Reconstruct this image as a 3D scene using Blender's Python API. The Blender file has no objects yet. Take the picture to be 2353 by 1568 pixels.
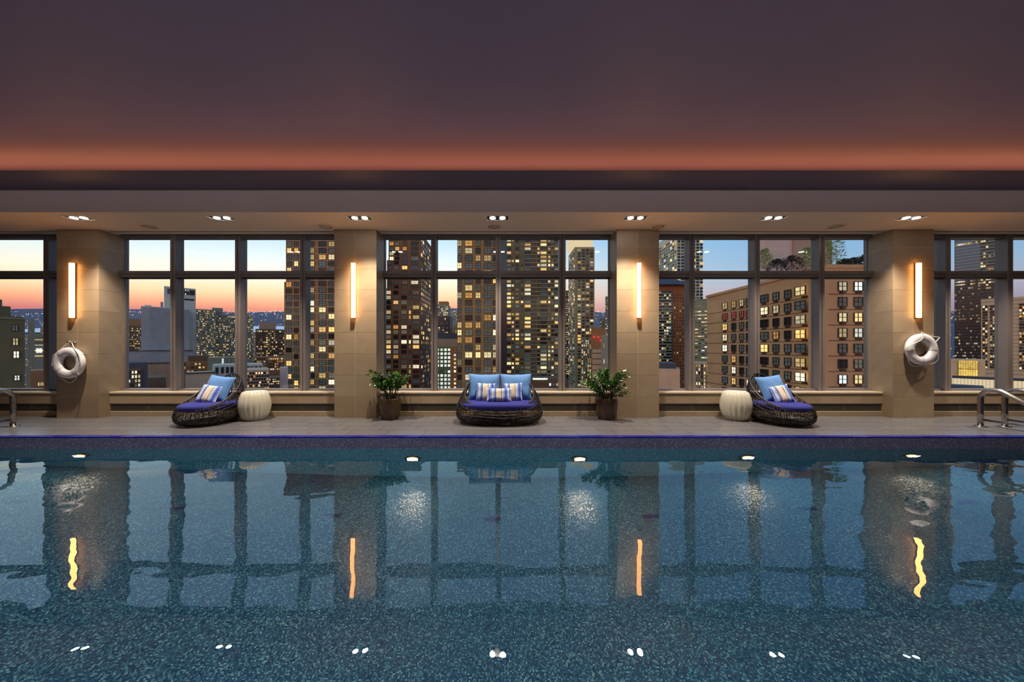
import bpy, math, random
from mathutils import Vector, Matrix
R = random.Random(7)
SC = bpy.context.scene
COL = SC.collection
PI = math.pi

# ------------------------------------------------------------------ camera
F = 760.0; CX = 1155.0; CY = 800.0; CZ = 1.364        # focal length (px), principal point, eye height above deck
cam_d = bpy.data.cameras.new('camera'); cam = bpy.data.objects.new('camera', cam_d); COL.objects.link(cam)
cam_d.sensor_width = 36.0; cam_d.lens = F / 2353.0 * 36.0
cam_d.shift_x = (1176.5 - CX) / 2353.0; cam_d.shift_y = (CY - 784.0) / 2353.0
cam_d.clip_start = 0.05; cam_d.clip_end = 6000
cam.location = (0, 0, CZ); cam.rotation_euler = (PI / 2, 0, 0)
SC.camera = cam

def P(px, py, d):
    return Vector(((px - CX) / F * d, d, CZ + (CY - py) / F * d))
def PX(px, d): return (px - CX) / F * d
def PZ(py, d): return CZ + (CY - py) / F * d

def lin(c):
    return tuple((v / 255 / 12.92) if v / 255 <= 0.04045 else ((v / 255 + 0.055) / 1.055) ** 2.4 for v in c[:3]) + (1.0,)

# ------------------------------------------------------------------ view + render tuning
SC.view_settings.view_transform = 'Standard'; SC.view_settings.look = 'None'
SC.view_settings.exposure = 0.0; SC.view_settings.gamma = 1.0; SC.view_settings.use_curve_mapping = False
cy = SC.cycles
cy.max_bounces = 7; cy.diffuse_bounces = 3; cy.glossy_bounces = 4; cy.transmission_bounces = 6; cy.transparent_max_bounces = 8
cy.sample_clamp_indirect = 4.0; cy.sample_clamp_direct = 0.0; cy.blur_glossy = 0.5
cy.use_denoising = True; cy.use_adaptive_sampling = True; cy.adaptive_threshold = 0.03

# ------------------------------------------------------------------ dusk sky
world = bpy.data.worlds.new('dusk_sky'); SC.world = world; world.use_nodes = True
wn = world.node_tree.nodes; wl = world.node_tree.links; wn.clear()
def N(nodes, t, **kw):
    n = nodes.new(t)
    for k, v in kw.items(): setattr(n, k, v)
    return n
def ramp(node, stops, interp='LINEAR'):
    cr = node.color_ramp; cr.interpolation = interp
    while len(cr.elements) > 1: cr.elements.remove(cr.elements[-1])
    cr.elements[0].position = stops[0][0]; cr.elements[0].color = stops[0][1]
    for p, c in stops[1:]:
        e = cr.elements.new(p); e.color = c
def math_node(nt, op, a, b=None, c=None, clamp=False):
    n = nt.nodes.new('ShaderNodeMath'); n.operation = op; n.use_clamp = clamp
    for i, v in enumerate((a, b, c)):
        if v is None: continue
        if isinstance(v, (int, float)): n.inputs[i].default_value = v
        else: nt.links.new(v, n.inputs[i])
    return n.outputs[0]
nt = world.node_tree
tc = N(wn, 'ShaderNodeTexCoord'); sep = N(wn, 'ShaderNodeSeparateXYZ'); wl.new(tc.outputs['Generated'], sep.inputs[0])
x2 = math_node(nt, 'MULTIPLY', math_node(nt, 'MULTIPLY', sep.outputs[0], sep.outputs[0]), 0.30)
y2 = math_node(nt, 'MULTIPLY', sep.outputs[1], sep.outputs[1])
hor = math_node(nt, 'SQRT', math_node(nt, 'ADD', math_node(nt, 'ADD', x2, y2), 0.0001))
elev = math_node(nt, 'ARCTAN2', sep.outputs[2], hor)
ef = math_node(nt, 'MULTIPLY', elev, 1 / 1.5708, clamp=True)
rw = N(wn, 'ShaderNodeValToRGB'); re_ = N(wn, 'ShaderNodeValToRGB')
wl.new(ef, rw.inputs[0]); wl.new(ef, re_.inputs[0])
ramp(rw, [(0.0, lin((150, 90, 100))), (0.062, lin((206, 122, 120))), (0.078, lin((244, 165, 130))), (0.098, lin((253, 214, 168))),
          (0.125, lin((250, 238, 214))), (0.158, lin((226, 236, 234))), (0.20, lin((184, 216, 238))), (0.32, lin((172, 208, 244))), (0.5, lin((146, 190, 238))), (1.0, lin((98, 140, 200)))])
ramp(re_, [(0.0, lin((110, 100, 125))), (0.07, lin((150, 140, 160))), (0.10, lin((165, 165, 182))), (0.14, lin((140, 172, 200))),
           (0.20, lin((118, 166, 208))), (0.34, lin((100, 150, 206))), (1.0, lin((56, 90, 148)))])
hl = math_node(nt, 'SQRT', math_node(nt, 'ADD', math_node(nt, 'ADD', math_node(nt, 'MULTIPLY', sep.outputs[0], sep.outputs[0]), y2), 0.0001))
az = math_node(nt, 'DIVIDE', sep.outputs[0], hl)          # -1 west (left) .. +1 east (right)
mr = N(wn, 'ShaderNodeMapRange', interpolation_type='SMOOTHSTEP'); wl.new(az, mr.inputs[0])
mr.inputs[1].default_value = -0.25; mr.inputs[2].default_value = 0.75
mx = N(wn, 'ShaderNodeMix', data_type='RGBA'); wl.new(mr.outputs[0], mx.inputs[0])
wl.new(rw.outputs[0], mx.inputs[6]); wl.new(re_.outputs[0], mx.inputs[7])
bg = N(wn, 'ShaderNodeBackground'); bg.inputs[1].default_value = 1.36
wl.new(mx.outputs[2], bg.inputs[0])
wo = N(wn, 'ShaderNodeOutputWorld'); wl.new(bg.outputs[0], wo.inputs[0])

# ------------------------------------------------------------------ materials
MATS = {}
def new_mat(name):
    m = bpy.data.materials.new(name); m.use_nodes = True; m.node_tree.nodes.clear()
    o = m.node_tree.nodes.new('ShaderNodeOutputMaterial'); MATS[name] = m
    return m, m.node_tree, o
def principled(nt, o, col=None, rough=0.5, metal=0.0, spec=0.5):
    b = nt.nodes.new('ShaderNodeBsdfPrincipled')
    if col: b.inputs['Base Color'].default_value = col
    b.inputs['Roughness'].default_value = rough; b.inputs['Metallic'].default_value = metal
    b.inputs['Specular IOR Level'].default_value = spec
    nt.links.new(b.outputs[0], o.inputs[0])
    return b
def pos(nt, kind='Object'):
    n = nt.nodes.new('ShaderNodeTexCoord'); return n.outputs[kind]
def noise(nt, vec, scale, detail=3, rough=0.5, stretch=None):
    if stretch:
        mp = nt.nodes.new('ShaderNodeMapping'); mp.inputs['Scale'].default_value = stretch
        nt.links.new(vec, mp.inputs[0]); vec = mp.outputs[0]
    n = nt.nodes.new('ShaderNodeTexNoise'); n.inputs['Scale'].default_value = scale
    n.inputs['Detail'].default_value = detail; n.inputs['Roughness'].default_value = rough
    nt.links.new(vec, n.inputs['Vector']); return n.outputs[0]
def bump(nt, b, h, dist=0.01, strength=1.0):
    n = nt.nodes.new('ShaderNodeBump'); n.inputs['Strength'].default_value = strength; n.inputs['Distance'].default_value = dist
    nt.links.new(h, n.inputs['Height']); nt.links.new(n.outputs[0], b.inputs['Normal'])
def paint(name, c, rough=0.5, metal=0.0, var=0.12, scale=3.0, spec=0.5, rand=0.0, bmp=0.0, stretch=None, space='Object', c2=None):
    """plain surface with noise variation between two close tones; rand adds a per-object tone shift"""
    m, nt, o = new_mat(name); b = principled(nt, o, None, rough, metal, spec)
    c = lin(c); hi = tuple(min(1, v * (1 + var)) for v in c[:3]) + (1,); lo = tuple(v * (1 - var) for v in c[:3]) + (1,)
    if c2: hi = lin(c2)
    src = pos(nt)
    if space == 'World': src = nt.nodes.new('ShaderNodeNewGeometry').outputs['Position']
    f = noise(nt, src, scale, 4, 0.6, stretch)
    r = nt.nodes.new('ShaderNodeValToRGB'); ramp(r, [(0.3, lo), (0.7, hi)]); nt.links.new(f, r.inputs[0])
    out = r.outputs[0]
    if rand:
        oi = nt.nodes.new('ShaderNodeObjectInfo')
        v = math_node(nt, 'MULTIPLY_ADD', oi.outputs['Random'], 2 * rand, 1 - rand)
        hs = nt.nodes.new('ShaderNodeHueSaturation'); nt.links.new(v, hs.inputs['Value']); nt.links.new(out, hs.inputs['Color'])
        nt.links.new(math_node(nt, 'MULTIPLY_ADD', oi.outputs['Random'], -rand * 0.8, 1 + rand * 0.4), hs.inputs['Saturation'])
        out = hs.outputs[0]
    nt.links.new(out, b.inputs['Base Color'])
    if bmp: bump(nt, b, f, bmp)
    return m
def emit(name, c, s, sample=False):
    m, nt, o = new_mat(name); e = nt.nodes.new('ShaderNodeEmission'); e.inputs[0].default_value = lin(c); e.inputs[1].default_value = s
    nt.links.new(e.outputs[0], o.inputs[0]); m.cycles.emission_sampling = 'AUTO' if sample else 'NONE'
    return m

stone = paint('limestone_tile', (154, 134, 108), 0.42, var=0.10, scale=4.0, rand=0.07, spec=0.4)
grout = paint('pale_grout', (222, 206, 180), 0.8, var=0.05)
deck_tile = paint('grey_porcelain', (102, 101, 103), 0.26, var=0.14, scale=5.0, rand=0.05, stretch=(0.5, 5.0, 1), space='World', spec=0.5)
deck_grout = paint('deck_grout', (92, 88, 86), 0.8, var=0.05)
plaster = paint('taupe_plaster', (222, 198, 174), 0.7, var=0.03, scale=1.5, spec=0.3)
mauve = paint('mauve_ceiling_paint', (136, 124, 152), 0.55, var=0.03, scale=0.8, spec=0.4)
beige_wall = paint('beige_wall_paint', (196, 182, 164), 0.7, var=0.04)
frame_m = paint('bronze_window_frame', (120, 110, 105), 0.45, 0.1, var=0.05, scale=6)
frame_dark = paint('dark_frame_gasket', (26, 24, 25), 0.5, var=0.1)
slot_black = paint('black_slot', (10, 10, 10), 0.8, var=0.1)
sill_m = paint('polished_sill_stone', (206, 190, 164), 0.18, var=0.06, scale=5)
grille_m = paint('grille_metal', (104, 96, 84), 0.4, 0.5, var=0.08, scale=8)
blue_tile = paint('cobalt_coping_tile', (38, 42, 150), 0.12, var=0.12, scale=9, rand=0.07, spec=0.6)
navy_tile = paint('navy_marker_tile', (18, 24, 84), 0.3, var=0.1)
white_foam = paint('white_foam', (226, 222, 224), 0.5, var=0.03, scale=9)
white_strap = paint('white_strap', (200, 196, 196), 0.7, var=0.04, scale=20)
rope_m = paint('white_rope', (230, 226, 218), 0.8, var=0.08, scale=60)
steel = paint('brushed_steel', (176, 170, 164), 0.22, 1.0, var=0.06, scale=14, stretch=(1, 1, 6))
wicker = paint('dark_wicker', (34, 25, 20), 0.38, var=0.3, scale=24, spec=0.6)
navy = paint('navy_cushion', (50, 52, 128), 0.85, var=0.06, scale=60, spec=0.2)
sky_fab = paint('sky_blue_cushion', (98, 142, 198), 0.85, var=0.05, scale=40, spec=0.2)
cream = paint('cream_ceramic', (214, 208, 186), 0.35, var=0.04, scale=6)
pot_m = paint('brown_glaze', (74, 54, 36), 0.25, var=0.22, scale=7)
soil = paint('potting_soil', (32, 24, 18), 0.95, var=0.4, scale=60)
leaf_m = paint('glossy_leaf', (44, 84, 30), 0.25, var=0.35, scale=16, spec=0.6, c2=(86, 132, 44))
stem_m = paint('plant_stem', (58, 66, 30), 0.5, var=0.2, scale=20)
black_metal = paint('black_housing', (12, 12, 13), 0.5, var=0.1)
white_trim = paint('white_trim', (226, 220, 212), 0.45, var=0.02)
speaker_m = paint('speaker_mesh', (176, 156, 138), 0.7, var=0.08, scale=200)
bronze = paint('bronze_backplate', (96, 52, 26), 0.4, 0.4, var=0.1, scale=9)
lamp_white = emit('downlight_lens', (255, 244, 228), 45)
sconce_glow = emit('sconce_diffuser', (255, 176, 94), 17.0, True)
niche_glow = emit('pool_light_lens', (255, 196, 120), 2.4)
niche_ring = paint('pool_light_ring', (46, 50, 52), 0.4, 0.4, var=0.1)

def mosaic(name, a, b_, stops, size=0.0112, grout_c=(24, 48, 60), rough=0.2):
    """small square pool mosaic in the plane of axes a, b_"""
    m, nt, o = new_mat(name); b = principled(nt, o, None, rough, 0, 0.6)
    g = nt.nodes.new('ShaderNodeNewGeometry'); s = nt.nodes.new('ShaderNodeSeparateXYZ'); nt.links.new(g.outputs['Position'], s.inputs[0])
    ua = math_node(nt, 'DIVIDE', s.outputs[a], size); ub = math_node(nt, 'DIVIDE', s.outputs[b_], size)
    cb = nt.nodes.new('ShaderNodeCombineXYZ'); nt.links.new(math_node(nt, 'FLOOR', ua), cb.inputs[0]); nt.links.new(math_node(nt, 'FLOOR', ub), cb.inputs[1])
    w = nt.nodes.new('ShaderNodeTexWhiteNoise'); w.noise_dimensions = '2D'; nt.links.new(cb.outputs[0], w.inputs['Vector'])
    r = nt.nodes.new('ShaderNodeValToRGB'); ramp(r, [(p, lin(c)) for p, c in stops], 'CONSTANT'); nt.links.new(w.outputs[0], r.inputs[0])
    ea = math_node(nt, 'PINGPONG', ua, 0.5); eb = math_node(nt, 'PINGPONG', ub, 0.5)
    gm = math_node(nt, 'LESS_THAN', math_node(nt, 'MINIMUM', ea, eb), 0.06)
    mixn = nt.nodes.new('ShaderNodeMix'); mixn.data_type = 'RGBA'; nt.links.new(gm, mixn.inputs[0])
    nt.links.new(r.outputs[0], mixn.inputs[6]); mixn.inputs[7].default_value = lin(grout_c)
    nt.links.new(mixn.outputs[2], b.inputs['Base Color'])
    # each tessera is set at its own slight tilt
    vs = nt.nodes.new('ShaderNodeVectorMath'); vs.operation = 'SUBTRACT'; nt.links.new(w.outputs[1], vs.inputs[0]); vs.inputs[1].default_value = (0.5, 0.5, 0.5)
    vm = nt.nodes.new('ShaderNodeVectorMath'); vm.operation = 'SCALE'; nt.links.new(vs.outputs[0], vm.inputs[0]); vm.inputs['Scale'].default_value = 0.22
    va = nt.nodes.new('ShaderNodeVectorMath'); va.operation = 'ADD'; nt.links.new(g.outputs['Normal'], va.inputs[0]); nt.links.new(vm.outputs[0], va.inputs[1])
    vn = nt.nodes.new('ShaderNodeVectorMath'); vn.operation = 'NORMALIZE'; nt.links.new(va.outputs[0], vn.inputs[0])
    nt.links.new(vn.outputs[0], b.inputs['Normal'])
    return m
FLOOR_STOPS = [(0, (24, 62, 90)), (0.25, (32, 76, 104)), (0.48, (44, 94, 118)), (0.68, (64, 116, 134)), (0.85, (94, 146, 154)), (0.965, (132, 180, 178))]
WALL_STOPS = [(0, (34, 78, 98)), (0.3, (44, 96, 114)), (0.6, (58, 116, 128)), (0.88, (92, 148, 154))]
DRY_STOPS = [(0, (128, 130, 172)), (0.30, (138, 140, 180)), (0.6, (150, 150, 188)), (0.80, (166, 164, 194)), (0.90, (238, 234, 232))]
mos_floor = mosaic('pool_floor_mosaic', 0, 1, FLOOR_STOPS)
mos_wall = mosaic('pool_wall_mosaic', 0, 2, WALL_STOPS)
mos_side = mosaic('pool_side_mosaic', 1, 2, WALL_STOPS)
mos_dry = mosaic('waterline_mosaic', 0, 2, DRY_STOPS, grout_c=(112, 114, 152), rough=0.3)

# water surface: real refraction and reflection with low ripples
m, nt, o = new_mat('pool_water'); water_m = m
b = principled(nt, o, (0.93, 0.98, 1.0, 1), 0.0); b.inputs['Transmission Weight'].default_value = 1.0; b.inputs['IOR'].default_value = 1.37
g = nt.nodes.new('ShaderNodeNewGeometry').outputs['Position']
n1 = noise(nt, g, 0.9, 1, 0.4, (0.8, 1.5, 1)); n2 = noise(nt, g, 3.2, 1, 0.4, (0.8, 1.4, 1))
s = nt.nodes.new('ShaderNodeSeparateXYZ'); nt.links.new(g, s.inputs[0])
amp = math_node(nt, 'MULTIPLY_ADD', math_node(nt, 'MINIMUM', math_node(nt, 'ABSOLUTE', s.outputs[0]), 8.0), 0.065, 0.12)
hgt = math_node(nt, 'MULTIPLY', math_node(nt, 'MULTIPLY_ADD', n2, 0.30, n1), amp)
bump(nt, b, hgt, 0.030, 1.0)

# window glass: clear pane with a Fresnel reflection
m, nt, o = new_mat('window_glass'); glass_m = m
t = nt.nodes.new('ShaderNodeBsdfTransparent'); t.inputs[0].default_value = (0.97, 0.98, 0.98, 1)
gl = nt.nodes.new('ShaderNodeBsdfGlossy'); gl.inputs['Roughness'].default_value = 0.0
fr = nt.nodes.new('ShaderNodeFresnel'); bf = nt.nodes.new('ShaderNodeNewGeometry').outputs['Backfacing']
nt.links.new(math_node(nt, 'MULTIPLY_ADD', bf, 1 / 1.45 - 1.45, 1.45), fr.inputs[0])
ms = nt.nodes.new('ShaderNodeMixShader'); nt.links.new(fr.outputs[0], ms.inputs[0]); nt.links.new(t.outputs[0], ms.inputs[1]); nt.links.new(gl.outputs[0], ms.inputs[2])
nt.links.new(ms.outputs[0], o.inputs[0])

# woven zigzag cushion cover
m, nt, o = new_mat('zigzag_weave'); zig_m = m
b = principled(nt, o, None, 0.85, 0, 0.2)
s = nt.nodes.new('ShaderNodeSeparateXYZ'); nt.links.new(pos(nt), s.inputs[0])
tri = math_node(nt, 'PINGPONG', s.outputs[2], 0.021)
u = math_node(nt, 'MULTIPLY_ADD', tri, 0.75, s.outputs[0])
u = math_node(nt, 'MULTIPLY_ADD', u, 1 / 0.44, 0.48, clamp=True)
r = nt.nodes.new('ShaderNodeValToRGB')
Z = {'w': (232, 226, 220), 'c': (216, 200, 182), 'b': (96, 118, 206), 'l': (150, 176, 226), 'p': (70, 84, 170), 'n': (104, 88, 92), 't': (168, 196, 196)}
seq = 'wlbplbwtlbnwcccccnwtlbpblwlbw'
ramp(r, [(i / len(seq), lin(Z[k])) for i, k in enumerate(seq)], 'CONSTANT'); nt.links.new(u, r.inputs[0]); nt.links.new(r.outputs[0], b.inputs['Base Color'])

# lit windows: warm interiors, each its own tone
def lit(name, rnd, warm, lo, hi):
    m, nt, o = new_mat(name); e = nt.nodes.new('ShaderNodeEmission')
    if rnd == 'object': rv = nt.nodes.new('ShaderNodeObjectInfo').outputs['Random']
    else: rv = nt.nodes.new('ShaderNodeNewGeometry').outputs['Random Per Island']
    r = nt.nodes.new('ShaderNodeValToRGB'); ramp(r, [(i / (len(warm) - 1), lin(c)) for i, c in enumerate(warm)]); nt.links.new(rv, r.inputs[0])
    nt.links.new(r.outputs[0], e.inputs[0])
    w = nt.nodes.new('ShaderNodeTexWhiteNoise'); w.noise_dimensions = '1D'; nt.links.new(rv, w.inputs['W'])
    st = math_node(nt, 'MULTIPLY_ADD', math_node(nt, 'POWER', w.outputs[0], 2.0), hi - lo, lo)
    if rnd == 'object':
        n = noise(nt, pos(nt), 1.1, 2)
        st = math_node(nt, 'MULTIPLY', st, math_node(nt, 'MULTIPLY_ADD', n, 1.4, 0.3))
    nt.links.new(st, e.inputs[1]); nt.links.new(e.outputs[0], o.inputs[0]); m.cycles.emission_sampling = 'NONE'
    return m
WARM = [(255, 176, 92), (255, 206, 128), (255, 232, 170), (255, 244, 214), (255, 224, 150), (255, 188, 104)]
lit_m = lit('lit_room', 'object', WARM, 0.45, 1.9)
lit_i = lit('lit_room_small', 'island', WARM + [(236, 240, 255)], 0.3, 1.7)
lit_white = lit('lit_office', 'object', [(232, 244, 226), (255, 252, 236), (226, 240, 240)], 0.8, 1.5)
lit_red = lit('lit_red_room', 'object', [(206, 92, 92), (190, 80, 84)], 0.30, 0.5)
dim_m = lit('dim_room', 'object', [(104, 112, 108), (142, 136, 112), (96, 110, 124), (128, 104, 72)], 0.25, 0.75)
dim_i = lit('dim_room_small', 'island', [(104, 112, 108), (142, 136, 112), (96, 110, 124), (128, 104, 72)], 0.2, 0.7)
dark_glass = paint('dark_window_glass', (32, 34, 34), 0.12, var=0.2, spec=0.35)
pale_glass = paint('curtained_window_glass', (118, 126, 108), 0.5, var=0.25, rand=0.3, scale=1.2, spec=0.2)
spark = lit('street_light', 'island', [(255, 168, 80), (255, 210, 150), (255, 244, 226), (220, 232, 255), (255, 190, 110), (255, 120, 80)], 0.5, 3.2)
red_lamp = emit('red_beacon', (255, 40, 40), 2.5)

# ------------------------------------------------------------------ mesh helpers
class MB:
    """collects vertices and faces; build() links them as one mesh object"""
    def __init__(s): s.v = []; s.f = []; s.m = []; s.sm = []
    def face(s, pts, mi=0, smooth=False):
        n = len(s.v); s.v += [tuple(p) for p in pts]; s.f.append(tuple(range(n, n + len(pts)))); s.m.append(mi); s.sm.append(smooth)
    def box(s, x0, x1, y0, y1, z0, z1, mi=0, skip=''):
        n = len(s.v)
        s.v += [(x0, y0, z0), (x1, y0, z0), (x1, y1, z0), (x0, y1, z0), (x0, y0, z1), (x1, y0, z1), (x1, y1, z1), (x0, y1, z1)]
        for k, q in (('b', (0, 3, 2, 1)), ('t', (4, 5, 6, 7)), ('f', (0, 1, 5, 4)), ('r', (1, 2, 6, 5)), ('k', (2, 3, 7, 6)), ('l', (3, 0, 4, 7))):
            if k not in skip: s.f.append(tuple(n + i for i in q)); s.m.append(mi); s.sm.append(False)
        return s
    def grid(s, rows, close_u=False, close_v=False, mi=0, smooth=True):
        """rows: list of equal-length point lists"""
        n = len(s.v); U = len(rows[0]); V = len(rows)
        for r_ in rows: s.v += [tuple(p) for p in r_]
        for j in range(V if close_v else V - 1):
            for i in range(U if close_u else U - 1):
                a = n + j * U + i; b_ = n + j * U + (i + 1) % U; c = n + ((j + 1) % V) * U + (i + 1) % U; d = n + ((j + 1) % V) * U + i
                s.f.append((a, b_, c, d)); s.m.append(mi); s.sm.append(smooth)
        return s
    def tube(s, pts, r, sides=6, mi=0, closed=False, cap=True, taper=None):
        pts = [Vector(p) for p in pts]; rows = []; k = len(pts)
        ref = Vector((0.0123, 0.0456, 1.0)).normalized()
        prev = None
        for i, p in enumerate(pts):
            if closed: t_ = pts[(i + 1) % k] - pts[i - 1]
            else: t_ = pts[min(i + 1, k - 1)] - pts[max(i - 1, 0)]
            if t_.length < 1e-9: t_ = Vector((0, 0, 1))
            t_.normalize()
            if prev is None:
                a = t_.cross(ref if abs(t_.z) < 0.95 else Vector((1, 0, 0))).normalized()
            else:
                a = (prev - t_ * prev.dot(t_))
                a = a.normalized() if a.length > 1e-6 else t_.orthogonal().normalized()
            prev = a; b_ = t_.cross(a)
            rr = r * (taper(i / (k - 1)) if taper else 1)
            rows.append([p + (a * math.cos(2 * PI * q / sides) + b_ * math.sin(2 * PI * q / sides)) * rr for q in range(sides)])
        n0 = len(s.v)
        s.grid(rows, True, closed, mi)
        if cap and not closed:
            s.f.append(tuple(n0 + q for q in reversed(range(sides)))); s.m.append(mi); s.sm.append(False)
            e = n0 + (k - 1) * sides
            s.f.append(tuple(e + q for q in range(sides))); s.m.append(mi); s.sm.append(False)
        return s
    def lathe(s, prof, n=32, mi=0, c=(0, 0, 0), wob=None, smooth=True, caps=True):
        rows = []
        for (r_, z) in prof:
            rows.append([(c[0] + (r_ * (wob(2 * PI * q / n, z) if wob else 1)) * math.cos(2 * PI * q / n),
                          c[1] + (r_ * (wob(2 * PI * q / n, z) if wob else 1)) * math.sin(2 * PI * q / n), c[2] + z) for q in range(n)])
        n0 = len(s.v); s.grid(rows, True, False, mi, smooth)
        if caps:
            s.f.append(tuple(n0 + q for q in reversed(range(n)))); s.m.append(mi); s.sm.append(False)
            e = n0 + (len(prof) - 1) * n; s.f.append(tuple(e + q for q in range(n))); s.m.append(mi); s.sm.append(False)
        return s
    def xform(s, M):
        s.v = [tuple(M @ Vector(p)) for p in s.v]; return s
    def mesh(s, name, mats):
        me = bpy.data.meshes.new(name); me.from_pydata(s.v, [], s.f)
        for mt in (mats if isinstance(mats, (list, tuple)) else [mats]): me.materials.append(mt)
        me.polygons.foreach_set('material_index', s.m); me.polygons.foreach_set('use_smooth', s.sm); me.update()
        return me
    def build(s, name, mats, parent=None, loc=None, rot=None):
        return put(name, s.mesh(name, mats), parent, loc, rot)
def put(name, me, parent=None, loc=None, rot=None):
    o = bpy.data.objects.new(name, me); COL.objects.link(o)
    if parent: o.parent = parent
    if loc is not None: o.location = loc
    if rot is not None: o.rotation_euler = rot
    return o
def tag(o, label=None, cat=None, group=None, kind=None):
    if label: o['label'] = label
    if cat: o['category'] = cat
    if group: o['group'] = group
    if kind: o['kind'] = kind
    return o
def thing(name, label, cat, loc=(0, 0, 0), rz=0.0, group=None):
    o = bpy.data.objects.new(name, None); COL.objects.link(o); o.empty_display_size = 0.1
    o.location = loc; o.rotation_euler = (0, 0, rz)
    return tag(o, label, cat, group)
def copy_tree(o, parent=None):
    c = o.copy(); COL.objects.link(c); c.parent = parent
    for ch in list(o.children): copy_tree(ch, c)
    return c
def bevel(o, w=0.01, seg=2):
    md = o.modifiers.new('soft_edges', 'BEVEL'); md.width = w; md.segments = seg; md.limit_method = 'ANGLE'; return o

# ------------------------------------------------------------------ room dimensions
Y_EDGE = 5.108; Y_PIL = 6.44; Y_PAR = 6.62; Y_MUL = 6.77; Y_GLASS = 6.905
Z_WATER = -0.195; Z_FLOOR = -1.425; Z_SOF = 3.678; Y_NEAR = 0.45; XL, XR = -14.0, 14.0
PILLARS = [(-8.686, -7.866), (-3.280, -2.458), (2.222, 3.047), (7.60, 8.40)]
EXTRA = [(-14.1, -13.28), (13.05, 13.87)]

# ---- deck
fl = MB().box(XL, XR, Y_EDGE + 0.05, 7.1, -0.30, -0.006).build('floor', deck_grout); tag(fl, 'grey tiled pool deck below the windows', kind='structure')
TW, TD, GAP = 0.61, 0.302, 0.004
def tile_mesh(name, w, d, t, mt, c=0.0015):
    mb = MB().box(-w / 2 + c, w / 2 - c, -d / 2 + c, d / 2 - c, 0, t, skip='b'); return mb.mesh(name, mt)
ft = {}
row = 0; y = Y_EDGE + 0.055
while y < Y_PAR - 0.02:
    d = min(TD, Y_PAR - y)
    x = -10.4 - (row % 3) * 0.2
    while x < 10.6:
        if ('f', round(d, 3)) not in ft: ft[('f', round(d, 3))] = tile_mesh('floor_tile', TW - GAP, d - GAP, 0.006, deck_tile)
        put('floor_tile', ft[('f', round(d, 3))], fl, (x + TW / 2, y + d / 2, -0.006)); x += TW
    y += TD; row += 1
nf = MB().box(XL, XR, -3.0, Y_NEAR, -0.30, 0).build('floor_near', deck_tile); tag(nf, 'grey tiled pool deck on the near side', kind='structure')

# ---- pool basin
pb = MB()
pb.face([(XL, Y_NEAR, Z_FLOOR), (XR, Y_NEAR, Z_FLOOR), (XR, Y_EDGE, Z_FLOOR), (XL, Y_EDGE, Z_FLOOR)], 0)
pb.face([(XL, Y_EDGE, Z_FLOOR), (XR, Y_EDGE, Z_FLOOR), (XR, Y_EDGE, Z_WATER - 0.004), (XL, Y_EDGE, Z_WATER - 0.004)], 1)
pb.face([(XL, Y_EDGE, Z_WATER - 0.004), (XR, Y_EDGE, Z_WATER - 0.004), (XR, Y_EDGE, -0.02), (XL, Y_EDGE, -0.02)], 3)
pb.face([(XR, Y_NEAR, Z_FLOOR), (XL, Y_NEAR, Z_FLOOR), (XL, Y_NEAR, 0), (XR, Y_NEAR, 0)], 1)
pb.face([(XL, Y_NEAR, Z_FLOOR), (XL, Y_EDGE, Z_FLOOR), (XL, Y_EDGE, 0), (XL, Y_NEAR, 0)], 2)
pb.face([(XR, Y_EDGE, Z_FLOOR), (XR, Y_NEAR, Z_FLOOR), (XR, Y_NEAR, 0), (XR, Y_EDGE, 0)], 2)
pool = pb.build('pool_basin', [mos_floor, mos_wall, mos_side, mos_dry]); tag(pool, 'mosaic lined swimming pool basin with teal floor and dark blue band', kind='structure')
for k in range(-5, 6):      # dark blue marker bars set into the pool floor
    MB().box(-0.1, 0.1, -0.03, 0.03, 0, 0.006).build('floor_marker', navy_tile, pool, (-0.128 + 1.94 * k, 4.05, Z_FLOOR))
w = MB()
w.face([(XL, Y_NEAR, Z_WATER), (XR, Y_NEAR, Z_WATER), (XR, Y_EDGE, Z_WATER), (XL, Y_EDGE, Z_WATER)])
wt = w.build('pool_water', water_m); tag(wt, 'still blue green pool water reflecting the windows', 'water', kind='stuff')
# coping
cop = MB().box(XL, XR, Y_EDGE - 0.012, Y_EDGE + 0.05, -0.024, -0.012).build('trim_1', deck_grout); tag(cop, 'line of cobalt blue coping tiles along pool edge', kind='structure')
cmb = MB(); cw = 0.1765; prof = [(Y_EDGE + 0.055, -0.010), (Y_EDGE + 0.055, 0.002), (Y_EDGE, 0.002), (Y_EDGE - 0.014, -0.003), (Y_EDGE - 0.018, -0.012), (Y_EDGE - 0.018, -0.024), (Y_EDGE - 0.010, -0.026)]
cmb.grid([[(-cw / 2 + 0.0018, p[0], p[1]) for p in prof], [(cw / 2 - 0.0018, p[0], p[1]) for p in prof]], smooth=False)
cme = cmb.mesh('coping_tile', blue_tile)
for k in range(-52, 53): put('coping_tile', cme, cop, (k * cw + 0.03, 0, 0))

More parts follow.
